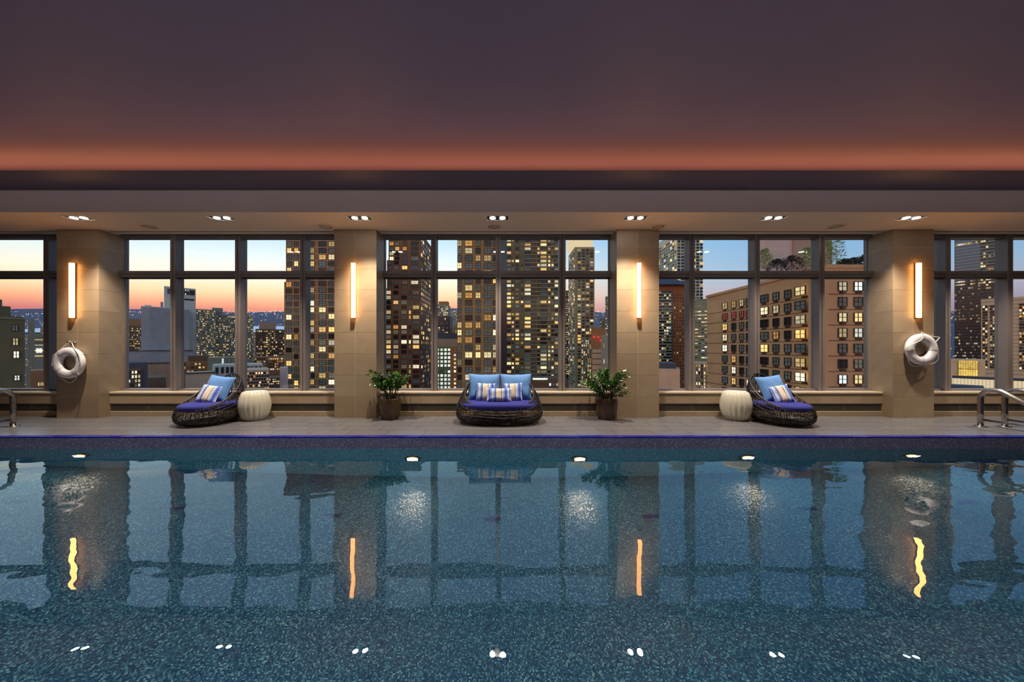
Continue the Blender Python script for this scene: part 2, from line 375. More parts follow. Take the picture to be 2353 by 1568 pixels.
# ---- pillars and parapet, each stone tile its own piece
TH = 0.4166
tile_cache = {}
def stone_tile(parent, x0, x1, z0, z1, y, name='wall_tile', axis='y', sgn=-1):
    g_ = 0.0028; w_ = round(x1 - x0, 3); h_ = round(z1 - z0, 3)
    key = (w_, h_, axis, sgn)
    if key not in tile_cache:
        mb = MB(); t_ = 0.003; a, c = w_ / 2 - g_, h_ / 2 - g_
        if axis == 'y': mb.box(-a, a, -t_, 0, -c, c, skip='k')
        else: mb.box(min(0, sgn * t_), max(0, sgn * t_), -a, a, -c, c)
        tile_cache[key] = mb.mesh(name, stone)
    loc = ((x0 + x1) / 2, y, (z0 + z1) / 2) if axis == 'y' else (y, (x0 + x1) / 2, (z0 + z1) / 2)
    return put(name, tile_cache[key], parent, loc)
PLAB = ['limestone pillar with the life ring near the left handrail', 'limestone pillar left of the left potted plant',
        'limestone pillar right of the right potted plant', 'limestone pillar with the life ring near the right handrail',
        'limestone pillar beyond the left end of the view', 'limestone pillar beyond the right end of the view']
for i, (a, b_) in enumerate(PILLARS + EXTRA):
    pc = MB().box(a + 0.003, b_ - 0.003, Y_PIL + 0.003, Y_GLASS + 0.02, 0, Z_SOF + 0.12).build('pillar', grout)
    tag(pc, PLAB[i], kind='structure')
    mid = (a + b_) / 2
    for r_ in range(9):
        z0 = r_ * TH; z1 = min(z0 + TH, Z_SOF)
        stone_tile(pc, a, mid, z0, z1, Y_PIL + 0.003); stone_tile(pc, mid, b_, z0, z1, Y_PIL + 0.003)
        for xs, sg in ((a + 0.003, -1), (b_ - 0.003, 1)):
            stone_tile(pc, Y_PIL, Y_PIL + 0.39, z0, z1, xs, axis='x', sgn=sg)
            stone_tile(pc, Y_PIL + 0.39, Y_GLASS - 0.02, z0, z1, xs, axis='x', sgn=sg)
allp = sorted(PILLARS + EXTRA)
BAYS = [(allp[i][1], allp[i + 1][0]) for i in range(5)]
grille_cache = {}
def grille_mesh(w_):
    key = round(w_, 3)
    if key in grille_cache: return grille_cache[key]
    mb = MB(); h0, h1 = 0.094, 0.249
    mb.box(-w_ / 2, w_ / 2, 0, 0.012, h0, h0 + 0.018); mb.box(-w_ / 2, w_ / 2, 0, 0.012, h1 - 0.018, h1)
    mb.box(-w_ / 2, -w_ / 2 + 0.022, 0, 0.012, h0 + 0.018, h1 - 0.018); mb.box(w_ / 2 - 0.022, w_ / 2, 0, 0.012, h0 + 0.018, h1 - 0.018)
    n = int((w_ - 0.044) / 0.017)
    for i in range(1, n):
        x = -w_ / 2 + 0.022 + (w_ - 0.044) * i / n; mb.box(x - 0.003, x + 0.003, 0.002, 0.01, h0 + 0.018, h1 - 0.018, skip='tbk')
    for j in range(1, 7):
        z = h0 + 0.018 + (h1 - h0 - 0.036) * j / 7; mb.box(-w_ / 2 + 0.02, w_ / 2 - 0.02, 0.001, 0.011, z - 0.003, z + 0.003, skip='lrk')
    grille_cache[key] = mb.mesh('vent_grille', grille_m); return grille_cache[key]
par = MB()
par.box(XL, XR, Y_PAR + 0.03, 7.1, 0, 0.45)
wf = par.build('wall_far', grout); tag(wf, 'low limestone wall with vent grilles under the windows', kind='structure')
BN = ['left edge', 'left lounge chair', 'loveseat', 'right lounge chair', 'right edge']
for bi, (a, b_) in enumerate(BAYS):
    MB().box(a, b_, Y_PAR + 0.026, Y_PAR + 0.034, 0.085, 0.255).build('grille_recess', slot_black, wf)
    MB().box(a, b_, Y_PAR + 0.003, Y_PAR + 0.031, 0.249, 0.45).build('wall_backing', grout, wf)
    MB().box(a, b_, Y_PAR + 0.003, Y_PAR + 0.031, 0.0, 0.092).build('wall_backing', grout, wf)
    n = round((b_ - a) / 0.41); tw = (b_ - a) / n
    for i in range(n):
        if abs(a + tw * (i + 0.5)) > 10.6: continue
        stone_tile(wf, a + i * tw, a + (i + 1) * tw, 0.252, 0.45, Y_PAR + 0.003)
        stone_tile(wf, a + i * tw, a + (i + 1) * tw, 0.0, 0.092, Y_PAR + 0.003)
    n = round((b_ - a) / 0.735); tw = (b_ - a) / n
    for i in range(n):
        if abs(a + tw * (i + 0.5)) > 10.6: continue
        put('vent_grille', grille_mesh(tw - 0.012), wf, (a + tw * (i + 0.5), Y_PAR + 0.012, 0))
    sl = MB().box(a + 0.002, b_ - 0.002, Y_PAR - 0.014, Y_GLASS + 0.1, 0.45, 0.484).build('window_sill', sill_m, wf); bevel(sl, 0.006)

# ---- windows
MULL = [-9.347, -6.752, -5.425, -4.093, -1.412, -0.089, 1.220, 3.875, 5.211, 6.536, 9.12, 10.395, -10.68, -12.0, 11.73]
Z_W0, Z_W1 = 0.484, 3.82
Z_T0, Z_T1 = 2.815, 2.945
def mull_mesh():
    mb = MB(); w_ = 0.055
    mb.box(-w_, -0.006, Y_MUL, Y_GLASS + 0.05, Z_W0, Z_W1, 0); mb.box(0.006, w_, Y_MUL, Y_GLASS + 0.05, Z_W0, Z_W1, 0)
    mb.box(-0.008, 0.008, Y_MUL + 0.012, Y_GLASS, Z_W0, Z_W1, 1); return mb.mesh('mullion', [frame_m, frame_dark])
mme = mull_mesh()
for bi, (a, b_) in enumerate(BAYS):
    wd = MB()
    wd.box(a, b_, Y_MUL + 0.02, Y_GLASS + 0.05, Z_SOF - 0.045, Z_W1, 0)           # head
    wd.box(a, b_, Y_MUL + 0.05, Y_GLASS + 0.05, Z_W0, Z_W0 + 0.035, 0)
    wd.box(a, a + 0.012, Y_GLASS - 0.02, Y_GLASS + 0.05, Z_W0, Z_W1, 0); wd.box(b_ - 0.012, b_, Y_GLASS - 0.02, Y_GLASS + 0.05, Z_W0, Z_W1, 0)
    win = wd.build('window_%d' % (bi + 1), frame_m)
    tag(win, ['bronze framed window left of the left ringed pillar', 'bronze framed window behind the left lounge chair', 'bronze framed window behind the loveseat',
              'bronze framed window behind the right lounge chair', 'bronze framed window right of the right ringed pillar'][bi], kind='structure')
    ms_ = sorted(x for x in MULL if a < x < b_)
    for x in ms_: put('mullion', mme, win, (x, 0, 0))
    ed = [a] + ms_ + [b_]
    for i in range(len(ed) - 1):
        l = ed[i] + (0.055 if i else 0.0); r_ = ed[i + 1] - (0.055 if i < len(ed) - 2 else 0.0)
        tr = MB().box(l, r_, Y_MUL + 0.012, Y_GLASS + 0.03, Z_T0, Z_T1, 0)
        tr.box(l, r_, Y_MUL + 0.03, Y_GLASS + 0.02, Z_T0 - 0.012, Z_T0, 1); tr.box(l, r_, Y_MUL + 0.008, Y_MUL + 0.012, Z_T0 + 0.052, Z_T0 + 0.06, 1)
        tr.build('transom', [frame_m, frame_dark], win)
        MB().box(l, r_, Y_GLASS, Y_GLASS + 0.008, Z_W0 + 0.035, Z_T0 - 0.012).build('pane', glass_m, win)
        MB().box(l, r_, Y_GLASS, Y_GLASS + 0.008, Z_T1, Z_SOF - 0.045).build('pane', glass_m, win)
    MB().box(a, b_, 6.575, 6.60, Z_SOF + 0.03, Z_SOF + 0.10).build('shade_slot', slot_black, win)
    MB().box(a, b_, 6.62, 6.74, Z_SOF + 0.006, Z_SOF + 0.06).build('shade_pocket', plaster, win)

# ---- ceilings
ce = MB().box(XL, XR, -0.6, 6.25, 4.45, 4.55).build('ceiling', mauve); tag(ce, 'mauve ceiling glowing orange along the cove', kind='structure')
so = MB()
so.box(XL, XR, 5.635, 6.555, Z_SOF, 4.10); so.box(XL, XR, 6.25, 6.555, 4.10, 4.50)                 # soffit and fascia
so.box(XL, XR, 6.555, 7.1, Z_SOF + 0.115, 4.50)           # over the shade pocket
sof = so.build('ceiling_soffit', plaster); tag(sof, 'taupe lowered soffit above the deck with downlights', kind='structure')
shm = MB(); e0, e1, e2 = (5.01, 4.056), (5.635, 4.056), (5.635, 4.10)
for t_ in ((e0, e1), (e1, e2), (e2, e0)): shm.face([(XR, *t_[0]), (XL, *t_[0]), (XL, *t_[1]), (XR, *t_[1])])
shm.face([(XL, *e0), (XL, *e2), (XL, *e1)]); shm.face([(XR, *e0), (XR, *e1), (XR, *e2)])
sh = shm.build('trim_2', paint('shaded_mauve_paint', (92, 80, 98), 0.5, var=0.03)); tag(sh, 'mauve cove shelf coloured dark as in shade under the ceiling', kind='structure')  # ceiling mauve darkened so its colour carries the shade of the underside
nsh = MB().box(XL, XR, -0.6, 0.30, 4.056, 4.066).build('lamp_shield', mauve); tag(nsh, 'unseen mauve shelf added to screen the near fill lamp', kind='structure')  # added out of view to keep the near lamp out of pane reflections
ns = MB().box(XL, XR, -3.0, -0.6, 3.8, 4.5).build('ceiling_near', plaster); tag(ns, 'taupe soffit over the near deck', kind='structure')
bw = MB().box(XL, XR, -3.1, -3.0, 0, 3.8).build('wall_near', beige_wall); tag(bw, 'plain beige wall behind the near deck', kind='structure')
lw = MB().box(XL - 0.1, XL, -3.0, 7.1, -1.5, 4.5).build('wall_left', beige_wall); tag(lw, 'plain beige end wall at the left', kind='structure')
rwl = MB().box(XR, XR + 0.1, -3.0, 7.1, -1.5, 4.5).build('wall_right', beige_wall); tag(rwl, 'plain beige end wall at the right', kind='structure')

def area(name, loc, rot, sx, sy, power, col, spread=PI):
    l = bpy.data.lights.new(name, 'AREA'); l.shape = 'RECTANGLE'; l.size = sx; l.size_y = sy; l.energy = power; l.color = lin(col)[:3]; l.spread = spread
    o = bpy.data.objects.new(name, l); COL.objects.link(o); o.location = loc; o.rotation_euler = rot; return o
# warm cove strip lying on the shelf
cove = MB().box(-12.5, 12.5, 5.60, 5.64, 4.100, 4.112).build('cove_strip', white_trim); tag(cove, 'hidden orange light strip lying on the cove shelf', 'light strip')
area('cove_lamp', (0, 5.58, 4.14), (math.radians(212), 0, 0), 24, 0.12, 62, (255, 160, 104))
area('near_fill_lamp', (0, -0.35, 4.12), (math.radians(125), 0, 0), 24, 0.12, 120, (204, 204, 255))  # unseen violet lamp added as fill for the ceiling and fascia

# unseen strip and lamp added to bounce frontal fill off the near wall
wsh = MB().box(-12.5, 12.5, -2.52, -2.44, 3.765, 3.80).build('wall_fill_strip', white_trim); tag(wsh, 'unseen light strip added for frontal fill under the near soffit', 'light strip')
area('wall_fill_lamp', (0, -2.48, 3.76), (math.radians(-22), 0, 0), 24, 0.06, 140, (255, 232, 206))

# ------------------------------------------------------------------ lamps and ceiling fittings
DL_Y = 5.877
def downlight(x, label):
    t_ = thing('downlight', label, 'ceiling light', (x, DL_Y, Z_SOF), 0, 'twin downlights along the soffit')
    if 'd' not in ft:
        a, c = 0.2, 0.103
        tr = MB(); z = -0.006
        for q in ((-a, a, -c, -c + 0.012), (-a, a, c - 0.012, c), (-a, -a + 0.012, -c + 0.012, c - 0.012), (a - 0.012, a, -c + 0.012, c - 0.012)): tr.box(*q, z, 0.0)
        ho = MB().box(-a + 0.012, a - 0.012, -c + 0.012, c - 0.012, -0.003, -0.0005)
        le = MB().lathe([(0.05, -0.010), (0.05, -0.004)], 20)
        ft['d'] = (tr.mesh('trim', white_trim), ho.mesh('housing', black_metal), le.mesh('lamp', lamp_white))
    put('trim', ft['d'][0], t_); put('housing', ft['d'][1], t_); put('lamp', ft['d'][2], t_, (-0.088, 0, 0)); put('lamp', ft['d'][2], t_, (0.088, 0, 0))
    l = bpy.data.lights.new('downlight_beam', 'SPOT'); l.energy = 620; l.color = lin((255, 238, 218))[:3]; l.spot_size = math.radians(96); l.spot_blend = 1.0; l.shadow_soft_size = 0.05
    o = bpy.data.objects.new('downlight_beam', l); COL.objects.link(o); o.parent = t_; o.location = (0, 0, -0.03)
DLAB = ['leftmost twin downlight, above the left ringed pillar', 'twin downlight above the left lounge chair', 'twin downlight above the pillar left of the loveseat',
        'twin downlight above the loveseat', 'twin downlight above the pillar right of the loveseat', 'twin downlight above the right lounge chair',
        'twin downlight above the right ringed pillar', 'twin downlight cut off by the right edge']
for i in range(8): downlight(-7.44 + 2.45 * i - (0.09 if i == 0 else 0), DLAB[i])
def speaker(x, label):
    t_ = thing('ceiling_speaker', label, 'speaker', (x, 6.30, Z_SOF), 0, 'round ceiling speakers in the soffit')
    if 's' not in ft:
        rg = MB().lathe([(0.112, -0.0005), (0.112, -0.008), (0.130, -0.010), (0.150, -0.006), (0.150, -0.0005)], 36, caps=False)
        gr = MB().lathe([(0.112, -0.006), (0.06, -0.007), (0.004, -0.007)], 32)
        ft['s'] = (rg.mesh('rim', plaster), gr.mesh('grille', speaker_m))
    put('rim', ft['s'][0], t_); put('grille', ft['s'][1], t_)
for x, l in ((-6.74, 'round speaker between the two left downlights'), (-3.37, 'round speaker beside the pillar left of the loveseat'), (-0.166, 'round speaker above the loveseat'),
             (2.96, 'round speaker beside the pillar right of the loveseat'), (6.34, 'round speaker between the right lounge chair and right ringed pillar')): speaker(x, 'flush ceiling ' + l)
def sconce(x, label):
    t_ = thing('wall_sconce', label, 'wall lamp', (x, Y_PIL, 1.945), 0, 'vertical light bars on the pillars')
    MB().box(-0.030, 0.030, -0.030, 0, 0, 1.065).build('backplate', bronze, t_)
    rows = []
    for z in (0.006, 1.059): rows.append([(0.036 * sx, -0.030 - dy, z) for sx, dy in ((-1, 0), (-1, 0.034), (-0.8, 0.042), (0.8, 0.042), (1, 0.034), (1, 0))])
    mb = MB().grid(rows, smooth=False); mb.face(rows[0][::-1]); mb.face(rows[1]); mb.build('diffuser', sconce_glow, t_)
for x, l in ((-8.325, 'glowing vertical light bar above the left life ring'), (-2.885, 'glowing vertical light bar on the pillar left of the loveseat'),
             (2.635, 'glowing vertical light bar on the pillar right of the loveseat'), (8.04, 'glowing vertical light bar above the right life ring')): sconce(x, l)
# underwater lights in the far pool wall
def pool_light(x, label):
    t_ = thing('pool_light', label, 'pool light', (x, Y_EDGE, -0.67), 0, 'round underwater lights in the pool wall')
    if 'p' not in ft:
        M = Matrix.Rotation(PI / 2, 4, 'X')
        rg = MB().lathe([(0.088, 0.0), (0.088, 0.030), (0.100, 0.036), (0.125, 0.018), (0.128, 0.0)], 32, caps=False).xform(M)
        ln = MB().lathe([(0.088, 0.012), (0.05, 0.022), (0.006, 0.026)], 28).xform(M)
        ft['p'] = (rg.mesh('ring', niche_ring), ln.mesh('lens', niche_glow))
    put('ring', ft['p'][0], t_); put('lens', ft['p'][1], t_)
    a_ = area('pool_light_beam', (0, -0.05, 0), (math.radians(-78), 0, 0), 0.15, 0.15, 6.5, (255, 236, 205), math.radians(170)); a_.parent = t_
for x, l in ((-6.486, 'leftmost round underwater light'), (-1.385, 'round underwater light below and left of the loveseat'), (1.183, 'round underwater light below and right of the loveseat'),
             (3.764, 'round underwater light below the right side table'), (6.291, 'rightmost round underwater light')): pool_light(x, l)

for k in range(-2, 3):     # unseen lights added in the near pool wall to brighten the basin
    t_ = thing('pool_light', 'unseen fill light added in the near pool wall, %s from the left' % ['first', 'second', 'third', 'fourth', 'fifth'][k + 2], 'pool light', (2.56 * k - 1.385, Y_NEAR, -0.67), PI, 'added underwater fill lights in the near wall')
    put('ring', ft['p'][0], t_); put('lens', ft['p'][1], t_)
    a_ = area('pool_light_beam', (0, -0.05, 0), (math.radians(-78), 0, 0), 0.15, 0.15, 34, (236, 242, 245), math.radians(170)); a_.parent = t_

# ------------------------------------------------------------------ life rings
def life_ring(loc, rot, label, hook, ropes):
    t_ = thing('life_ring', label, 'life ring', loc, 0, 'white life rings hung on pillars')
    mb = MB(); rows = []
    for j in range(48):
        a = 2 * PI * j / 48; rows.append([])
        for q in range(14):
            c = 2 * PI * q / 14; k = 1 / max(abs(math.cos(c)) ** 2.6 + abs(math.sin(c)) ** 2.6, 1e-6) ** (1 / 2.6)
            rr = 0.222 + 0.078 * k * math.cos(c); rows[-1].append((rr * math.cos(a), -0.066 + 0.050 * k * math.sin(c), rr * math.sin(a)))
    mb.grid(rows, True, True); mb.build('ring', white_foam, t_)
    for q in range(4):
        a0 = rot + q * PI / 2; rows = []
        for j in range(5):
            a = a0 + (j - 2) * 0.045; rows.append([])
            for w_ in range(14):
                c = 2 * PI * w_ / 14; k = 1 / max(abs(math.cos(c)) ** 2.6 + abs(math.sin(c)) ** 2.6, 1e-6) ** (1 / 2.6)
                rr = 0.222 + 0.082 * k * math.cos(c); rows[-1].append((rr * math.cos(a), -0.066 + 0.054 * k * math.sin(c), rr * math.sin(a)))
        MB().grid(rows, True, False).build('strap', white_strap, t_)
    for pts in ropes:
        pv = [Vector(p) for p in pts]; sm = []
        for i in range(len(pv) - 1):      # Catmull-Rom
            p0, p1, p2, p3 = pv[max(i - 1, 0)], pv[i], pv[i + 1], pv[min(i + 2, len(pv) - 1)]
            for s_ in range(6):
                u_ = s_ / 6; sm.append(0.5 * ((2 * p1) + (p2 - p0) * u_ + (2 * p0 - 5 * p1 + 4 * p2 - p3) * u_ ** 2 + (3 * p1 - p0 - 3 * p2 + p3) * u_ ** 3))
        sm.append(pv[-1]); MB().tube(sm, 0.0065, 6).build('rope', rope_m, t_)
    hk = MB()
    for s_ in (-0.04, 0.04):
        hk.lathe([(0.018, 0), (0.018, 0.01), (0.008, 0.012), (0.008, 0.05), (0.016, 0.056), (0.016, 0.066)], 12); 
        hk.v[-72:] = [(p[0] + s_, -p[2], p[1]) for p in hk.v[-72:]]
    hk.box(-0.06, 0.06, -0.006, 0, -0.012, 0.012); ho = hk.build('hook', steel, t_, hook)
    return t_
life_ring((PX(170, 6.44), Y_PIL - 0.003, PZ(834, 6.44)), 0.65, 'white life ring hanging by its rope on the left pillar', (0.0, 0, 0.40),
          [[(-0.30, -0.08, 0.14), (-0.16, -0.06, 0.27), (-0.02, -0.06, 0.405), (0.03, -0.06, 0.40), (0.14, -0.1, 0.28), (0.27, -0.13, 0.16)],
           [(0.27, -0.13, 0.16), (0.29, -0.13, 0.02), (0.25, -0.13, -0.09), (0.235, -0.13, -0.19), (0.25, -0.11, -0.215)],
           [(-0.26, -0.07, -0.16), (-0.19, -0.05, -0.28), (-0.03, -0.04, -0.385), (0.10, -0.05, -0.31), (0.15, -0.07, -0.27)],
           [(-0.30, -0.08, 0.14), (-0.36, -0.05, 0.02), (-0.33, -0.05, -0.12), (-0.26, -0.07, -0.16)]])
life_ring((PX(2106, 6.44), Y_PIL - 0.003, PZ(803, 6.44)), 0.0, 'white life ring with loose looped rope on the right pillar', (-0.02, 0, 0.145),
          [[(-0.31, -0.09, 0.01), (-0.29, -0.14, 0.08), (-0.15, -0.15, 0.15), (-0.08, -0.15, 0.21), (-0.06, -0.12, 0.29), (0.02, -0.08, 0.32), (0.2, -0.05, 0.26), (0.36, -0.04, 0.235), (0.385, -0.04, 0.22), (0.30, -0.05, 0.12), (0.31, -0.08, 0.0)],
           [(0.31, -0.08, 0.0), (0.34, -0.06, -0.10), (0.32, -0.06, -0.22), (0.22, -0.06, -0.28), (0.02, -0.08, -0.31)],
           [(-0.31, -0.09, 0.01), (-0.28, -0.08, -0.14), (-0.22, -0.06, -0.26), (-0.10, -0.05, -0.33), (0.02, -0.08, -0.31)]])

# ------------------------------------------------------------------ handrails
def handrail(x, label):
    t_ = thing('pool_handrail', label, 'handrail', (x, 5.746, 0), 0, 'steel handrails at the pool steps')
    if 'h' not in ft:
        pts = [(0, 0, 0.0), (0, 0, 0.25), (0, 0, 0.48)]
        c = Vector((0, -0.17, 0.48))
        for i in range(1, 10):
            a = PI - math.radians(122) * i / 9; pts.append((0, c.y - 0.17 * math.cos(a), c.z + 0.17 * math.sin(a)))
        p = Vector(pts[-1]); d = Vector((0, -math.cos(math.radians(32)), -math.sin(math.radians(32))))
        for k in (0.3, 0.8, 1.5): pts.append(tuple(p + d * k))
        q = p + d * 1.5
        pts.append((0, q.y - 0.06, q.z - 0.09)); pts.append((0, q.y - 0.07, Z_FLOOR))
        rail = MB().tube(pts, 0.036, 14)
        lower = MB().tube([(0, -0.02, 0.124), (0, -1.12, 0.124)], 0.020, 10)
        foot = MB().lathe([(0.078, 0.0), (0.078, 0.008), (0.05, 0.016), (0.038, 0.018)], 20)
        ft['h'] = (rail.mesh('rail', steel), lower.mesh('lower_bar', steel), foot.mesh('foot_flange', steel))
    put('rail', ft['h'][0], t_); put('lower_bar', ft['h'][1], t_); put('foot_flange', ft['h'][2], t_)
handrail(PX(30, 5.746), 'single bent steel handrail at the left edge'); handrail(PX(30, 5.746) - 0.425, 'steel handrail beyond the left edge')
handrail(PX(2253, 5.746), 'left one of the two steel handrails at the right edge'); handrail(PX(2309, 5.746), 'right one of the two steel handrails at the right edge')

# ------------------------------------------------------------------ wicker seats
def basket(t_, a, b_, h0, h1, pw, prof, seed, ribs, sq=2.2):
    """a, b_: half width / half depth; front is -Y"""
    rr = random.Random(seed)
    def hgt(th): return h0 + (h1 - h0) * ((1 - math.cos(th)) / 2) ** pw
    def sc(u):
        for i in range(len(prof) - 1):
            if u <= prof[i + 1][0]:
                f = (u - prof[i][0]) / (prof[i + 1][0] - prof[i][0]); f = f * f * (3 - 2 * f) * 0.5 + f * 0.5
                return prof[i][1] + (prof[i + 1][1] - prof[i][1]) * f
        return prof[-1][1]
    def S(th, u, off=0.0):
        ct, st = -math.cos(th), math.sin(th)
        k = 1 / (abs(st) ** sq + abs(ct) ** sq) ** (1 / sq); s_ = sc(u)
        return Vector(((a * s_ + off) * k * st, (b_ * s_ + off) * k * ct, 0.012 + (hgt(th) - 0.012) * u))
    shell = MB()
    for i in range(ribs):
        th = 2 * PI * (i + rr.uniform(-0.25, 0.25)) / ribs; dr = rr.uniform(-0.06, 0.06)
        shell.tube([S(th + dr * u, u) for u in [j / 11 for j in range(12)]], 0.0048, 4, cap=False)
    for j in range(7):
        u = 0.04 + 0.9 * j / 6; ph = rr.uniform(0, 6)
        shell.tube([S(2 * PI * q / 64, min(1, u + 0.02 * math.sin(5 * 2 * PI * q / 64 + ph)), 0.004) for q in range(64)], 0.0046, 4, closed=True)
    for i in range(int(ribs * 0.34)):       # loose crossing strands
        th = rr.uniform(0, 2 * PI); L = rr.uniform(0.3, 1.1) * rr.choice((-1, 1)); u0 = rr.uniform(0.0, 0.55); u1 = min(1, u0 + rr.uniform(0.15, 0.6))
        shell.tube([S(th + L * q / 9, u0 + (u1 - u0) * q / 9, -0.004) for q in range(10)], 0.0046, 4, cap=False)
    shell.build('woven_shell', wicker, t_)['kind'] = 'stuff'
    rim = MB(); rim.tube([S(2 * PI * q / 72, 1.0) for q in range(72)], 0.011, 8, closed=True); rim.build('rim', wicker, t_)
    wr = MB()
    for i in range(int(ribs * 0.7)):
        th = 2 * PI * i / int(ribs * 0.7); p = S(th, 0.985); q = S(th, 1.0, -0.02); t1 = S(th + 0.012, 0.93, 0.008)
        wr.tube([t1, p + (p - q).normalized() * 0.012, S(th, 1.0) + Vector((0, 0, 0.018)), q], 0.0055, 4, cap=False)
    wr.build('rim_binding', wicker, t_)['kind'] = 'stuff'
    base = MB(); base.tube([S(2 * PI * q / 40, 0.0) for q in range(40)], 0.012, 6, closed=True)
    for q in range(7):
        th = PI * (q + 0.5) / 7; base.tube([S(th, 0.0), S(2 * PI - th, 0.0)], 0.008, 4)
    base.build('base_ring', wicker, t_)
    return S, sc
def pad(t_, a, b_, z0, thick, cy_=0.0, sq=2.3, name='seat_cushion'):
    mb = MB(); rows = []
    for s_, z in ((0.02, 0.0), (0.9, 0.0), (0.97, 0.10), (1.0, 0.35), (1.0, 0.65), (0.97, 0.88), (0.90, 1.0), (0.6, 1.06), (0.02, 1.08)):
        rows.append([])
        for q in range(56):
            th = 2 * PI * q / 56; k = 1 / (abs(math.sin(th)) ** sq + abs(math.cos(th)) ** sq) ** (1 / sq)
            rows[-1].append((a * s_ * k * math.sin(th), cy_ - b_ * s_ * k * math.cos(th), z0 + thick * z))
    mb.grid(rows, True); return mb.build(name, navy, t_)
sofa = thing('wicker_loveseat', 'dark wicker basket loveseat with navy seat pad between the two potted plants', 'loveseat', (-0.062, 6.135, 0))
basket(sofa, 0.795, 0.45, 0.31, 0.845, 1.15, [(0, 0.80), (0.08, 0.92), (0.25, 0.99), (0.45, 1.0), (0.75, 0.93), (1.0, 0.80)], 3, 132, 2.5)
pad(sofa, 0.70, 0.375, 0.265, 0.115, -0.02, 2.6)
def chair(loc, rz, label, seed):
    t_ = thing('wicker_lounge_chair', label, 'lounge chair', loc, rz, 'wicker lounge chairs by the window')
    basket(t_, 0.465, 0.50, 0.30, 0.855, 1.75, [(0, 0.74), (0.08, 0.88), (0.25, 0.975), (0.5, 1.0), (0.8, 0.97), (1.0, 0.87)], seed, 108, 2.2)
    pad(t_, 0.405, 0.435, 0.25, 0.115, -0.02, 2.2); return t_
lc = chair((PX(484, 6.09), 6.09, 0), math.radians(-12), 'dark wicker lounge chair left of the left white side table', 5)
rc = chair((PX(1791, 6.09), 6.09, 0), math.radians(12), 'dark wicker lounge chair right of the right white side table', 6)

def pillow(name, w_, h_, t_, mt, loc, tilt, yaw, label, grp, roll=0.0, seed=1):
    rr = random.Random(seed); mb = MB(); n = 18
    ph = [rr.uniform(0, 6) for _ in range(4)]
    for side in (-1, 1):
        rows = []
        for j in range(n + 1):
            v = -1 + 2 * j / n; rows.append([])
            for i in range(n + 1):
                u_ = -1 + 2 * i / n
                x = w_ / 2 * u_ * (1 - 0.075 * (1 - v * v)); z = h_ / 2 * v * (1 - 0.075 * (1 - u_ * u_))
                th = t_ / 2 * max(0.0, (1 - u_ ** 4) * (1 - v ** 4)) ** 0.62
                th *= 1 + 0.07 * math.sin(5 * u_ + 3 * v + ph[0]) * (1 - abs(u_)) + 0.06 * math.sin(7 * v - 2 * u_ + ph[1]) * abs(u_)
                rows[-1].append((x, side * (th + 0.003), z))
        if side == 1: rows = [r_[::-1] for r_ in rows]
        mb.grid(rows)
    o = mb.build(name, mt, None, loc, (tilt, roll, yaw)); tag(o, label, 'cushion', grp); return o
G1, G2 = 'plain sky blue cushions', 'zigzag patterned cushions'
pillow('throw_pillow', 0.60, 0.52, 0.17, sky_fab, (-0.355, 6.345, 0.61), math.radians(-14), 0.05, 'left sky blue cushion leaning on the loveseat back', G1, 0.02, 1)
pillow('throw_pillow', 0.60, 0.52, 0.17, sky_fab, (0.255, 6.345, 0.61), math.radians(-14), -0.05, 'right sky blue cushion leaning on the loveseat back', G1, -0.02, 2)
pillow('throw_pillow', 0.355, 0.345, 0.11, zig_m, (-0.322, 6.18, 0.54), math.radians(-16), 0.05, 'left square zigzag cushion on the loveseat', G2, 0.04, 3)
pillow('throw_pillow', 0.355, 0.345, 0.11, zig_m, (0.190, 6.18, 0.54), math.radians(-16), -0.05, 'right square zigzag cushion on the loveseat', G2, -0.04, 4)
pillow('throw_pillow', 0.46, 0.255, 0.11, zig_m, (-0.066, 6.05, 0.505), math.radians(-18), 0.0, 'oblong zigzag cushion in front on the loveseat', G2, 0.0, 5)
def on_chair(ch, off, rz_extra):
    return Matrix.Translation(ch.location) @ Matrix.Rotation(ch.rotation_euler.z, 4, 'Z') @ Vector(off)
for ch, side, nm in ((lc, -1, 'left'), (rc, 1, 'right')):
    rz = ch.rotation_euler.z
    p = on_chair(ch, (-0.05 * side * -1, 0.17, 0.60), 0); pillow('throw_pillow', 0.50, 0.50, 0.16, sky_fab, p, math.radians(-24), rz * 0.2, 'sky blue cushion on the %s lounge chair' % nm, G1, 0.10 * side * -1, 6 + side)
    p = on_chair(ch, (0.06 * side, 0.02, 0.51), 0); pillow('throw_pillow', 0.36, 0.35, 0.11, zig_m, p, math.radians(-28), -rz * 0.4, 'square zigzag cushion on the %s lounge chair' % nm, G2, 0.16 * side * -1, 10 + side)

# ------------------------------------------------------------------ side tables, pots and plants
def side_table(px, label):
    t_ = thing('side_table', label, 'side table', (PX(px, 6.33), 6.33, 0), 0, 'white fluted drum tables')
    if 'st' not in ft:
        prof = [(0.168, 0.0), (0.185, 0.012), (0.222, 0.09), (0.250, 0.19), (0.259, 0.27), (0.250, 0.36), (0.228, 0.45), (0.200, 0.515), (0.188, 0.527)]
        wob = lambda th, z: 1 + 0.075 * (abs(math.sin(9 * th)) ** 0.8 - 0.6) 
        body = MB().lathe(prof, 144, wob=wob)
        top = MB().lathe([(0.182, 0.526), (0.186, 0.530), (0.184, 0.534), (0.176, 0.535)], 48)
        ft['st'] = (body.mesh('fluted_body', cream), top.mesh('table_top', cream))
    put('fluted_body', ft['st'][0], t_); put('table_top', ft['st'][1], t_)
side_table(585.5, 'white fluted drum side table right of the left lounge chair'); side_table(1691, 'white fluted drum side table left of the right lounge chair')

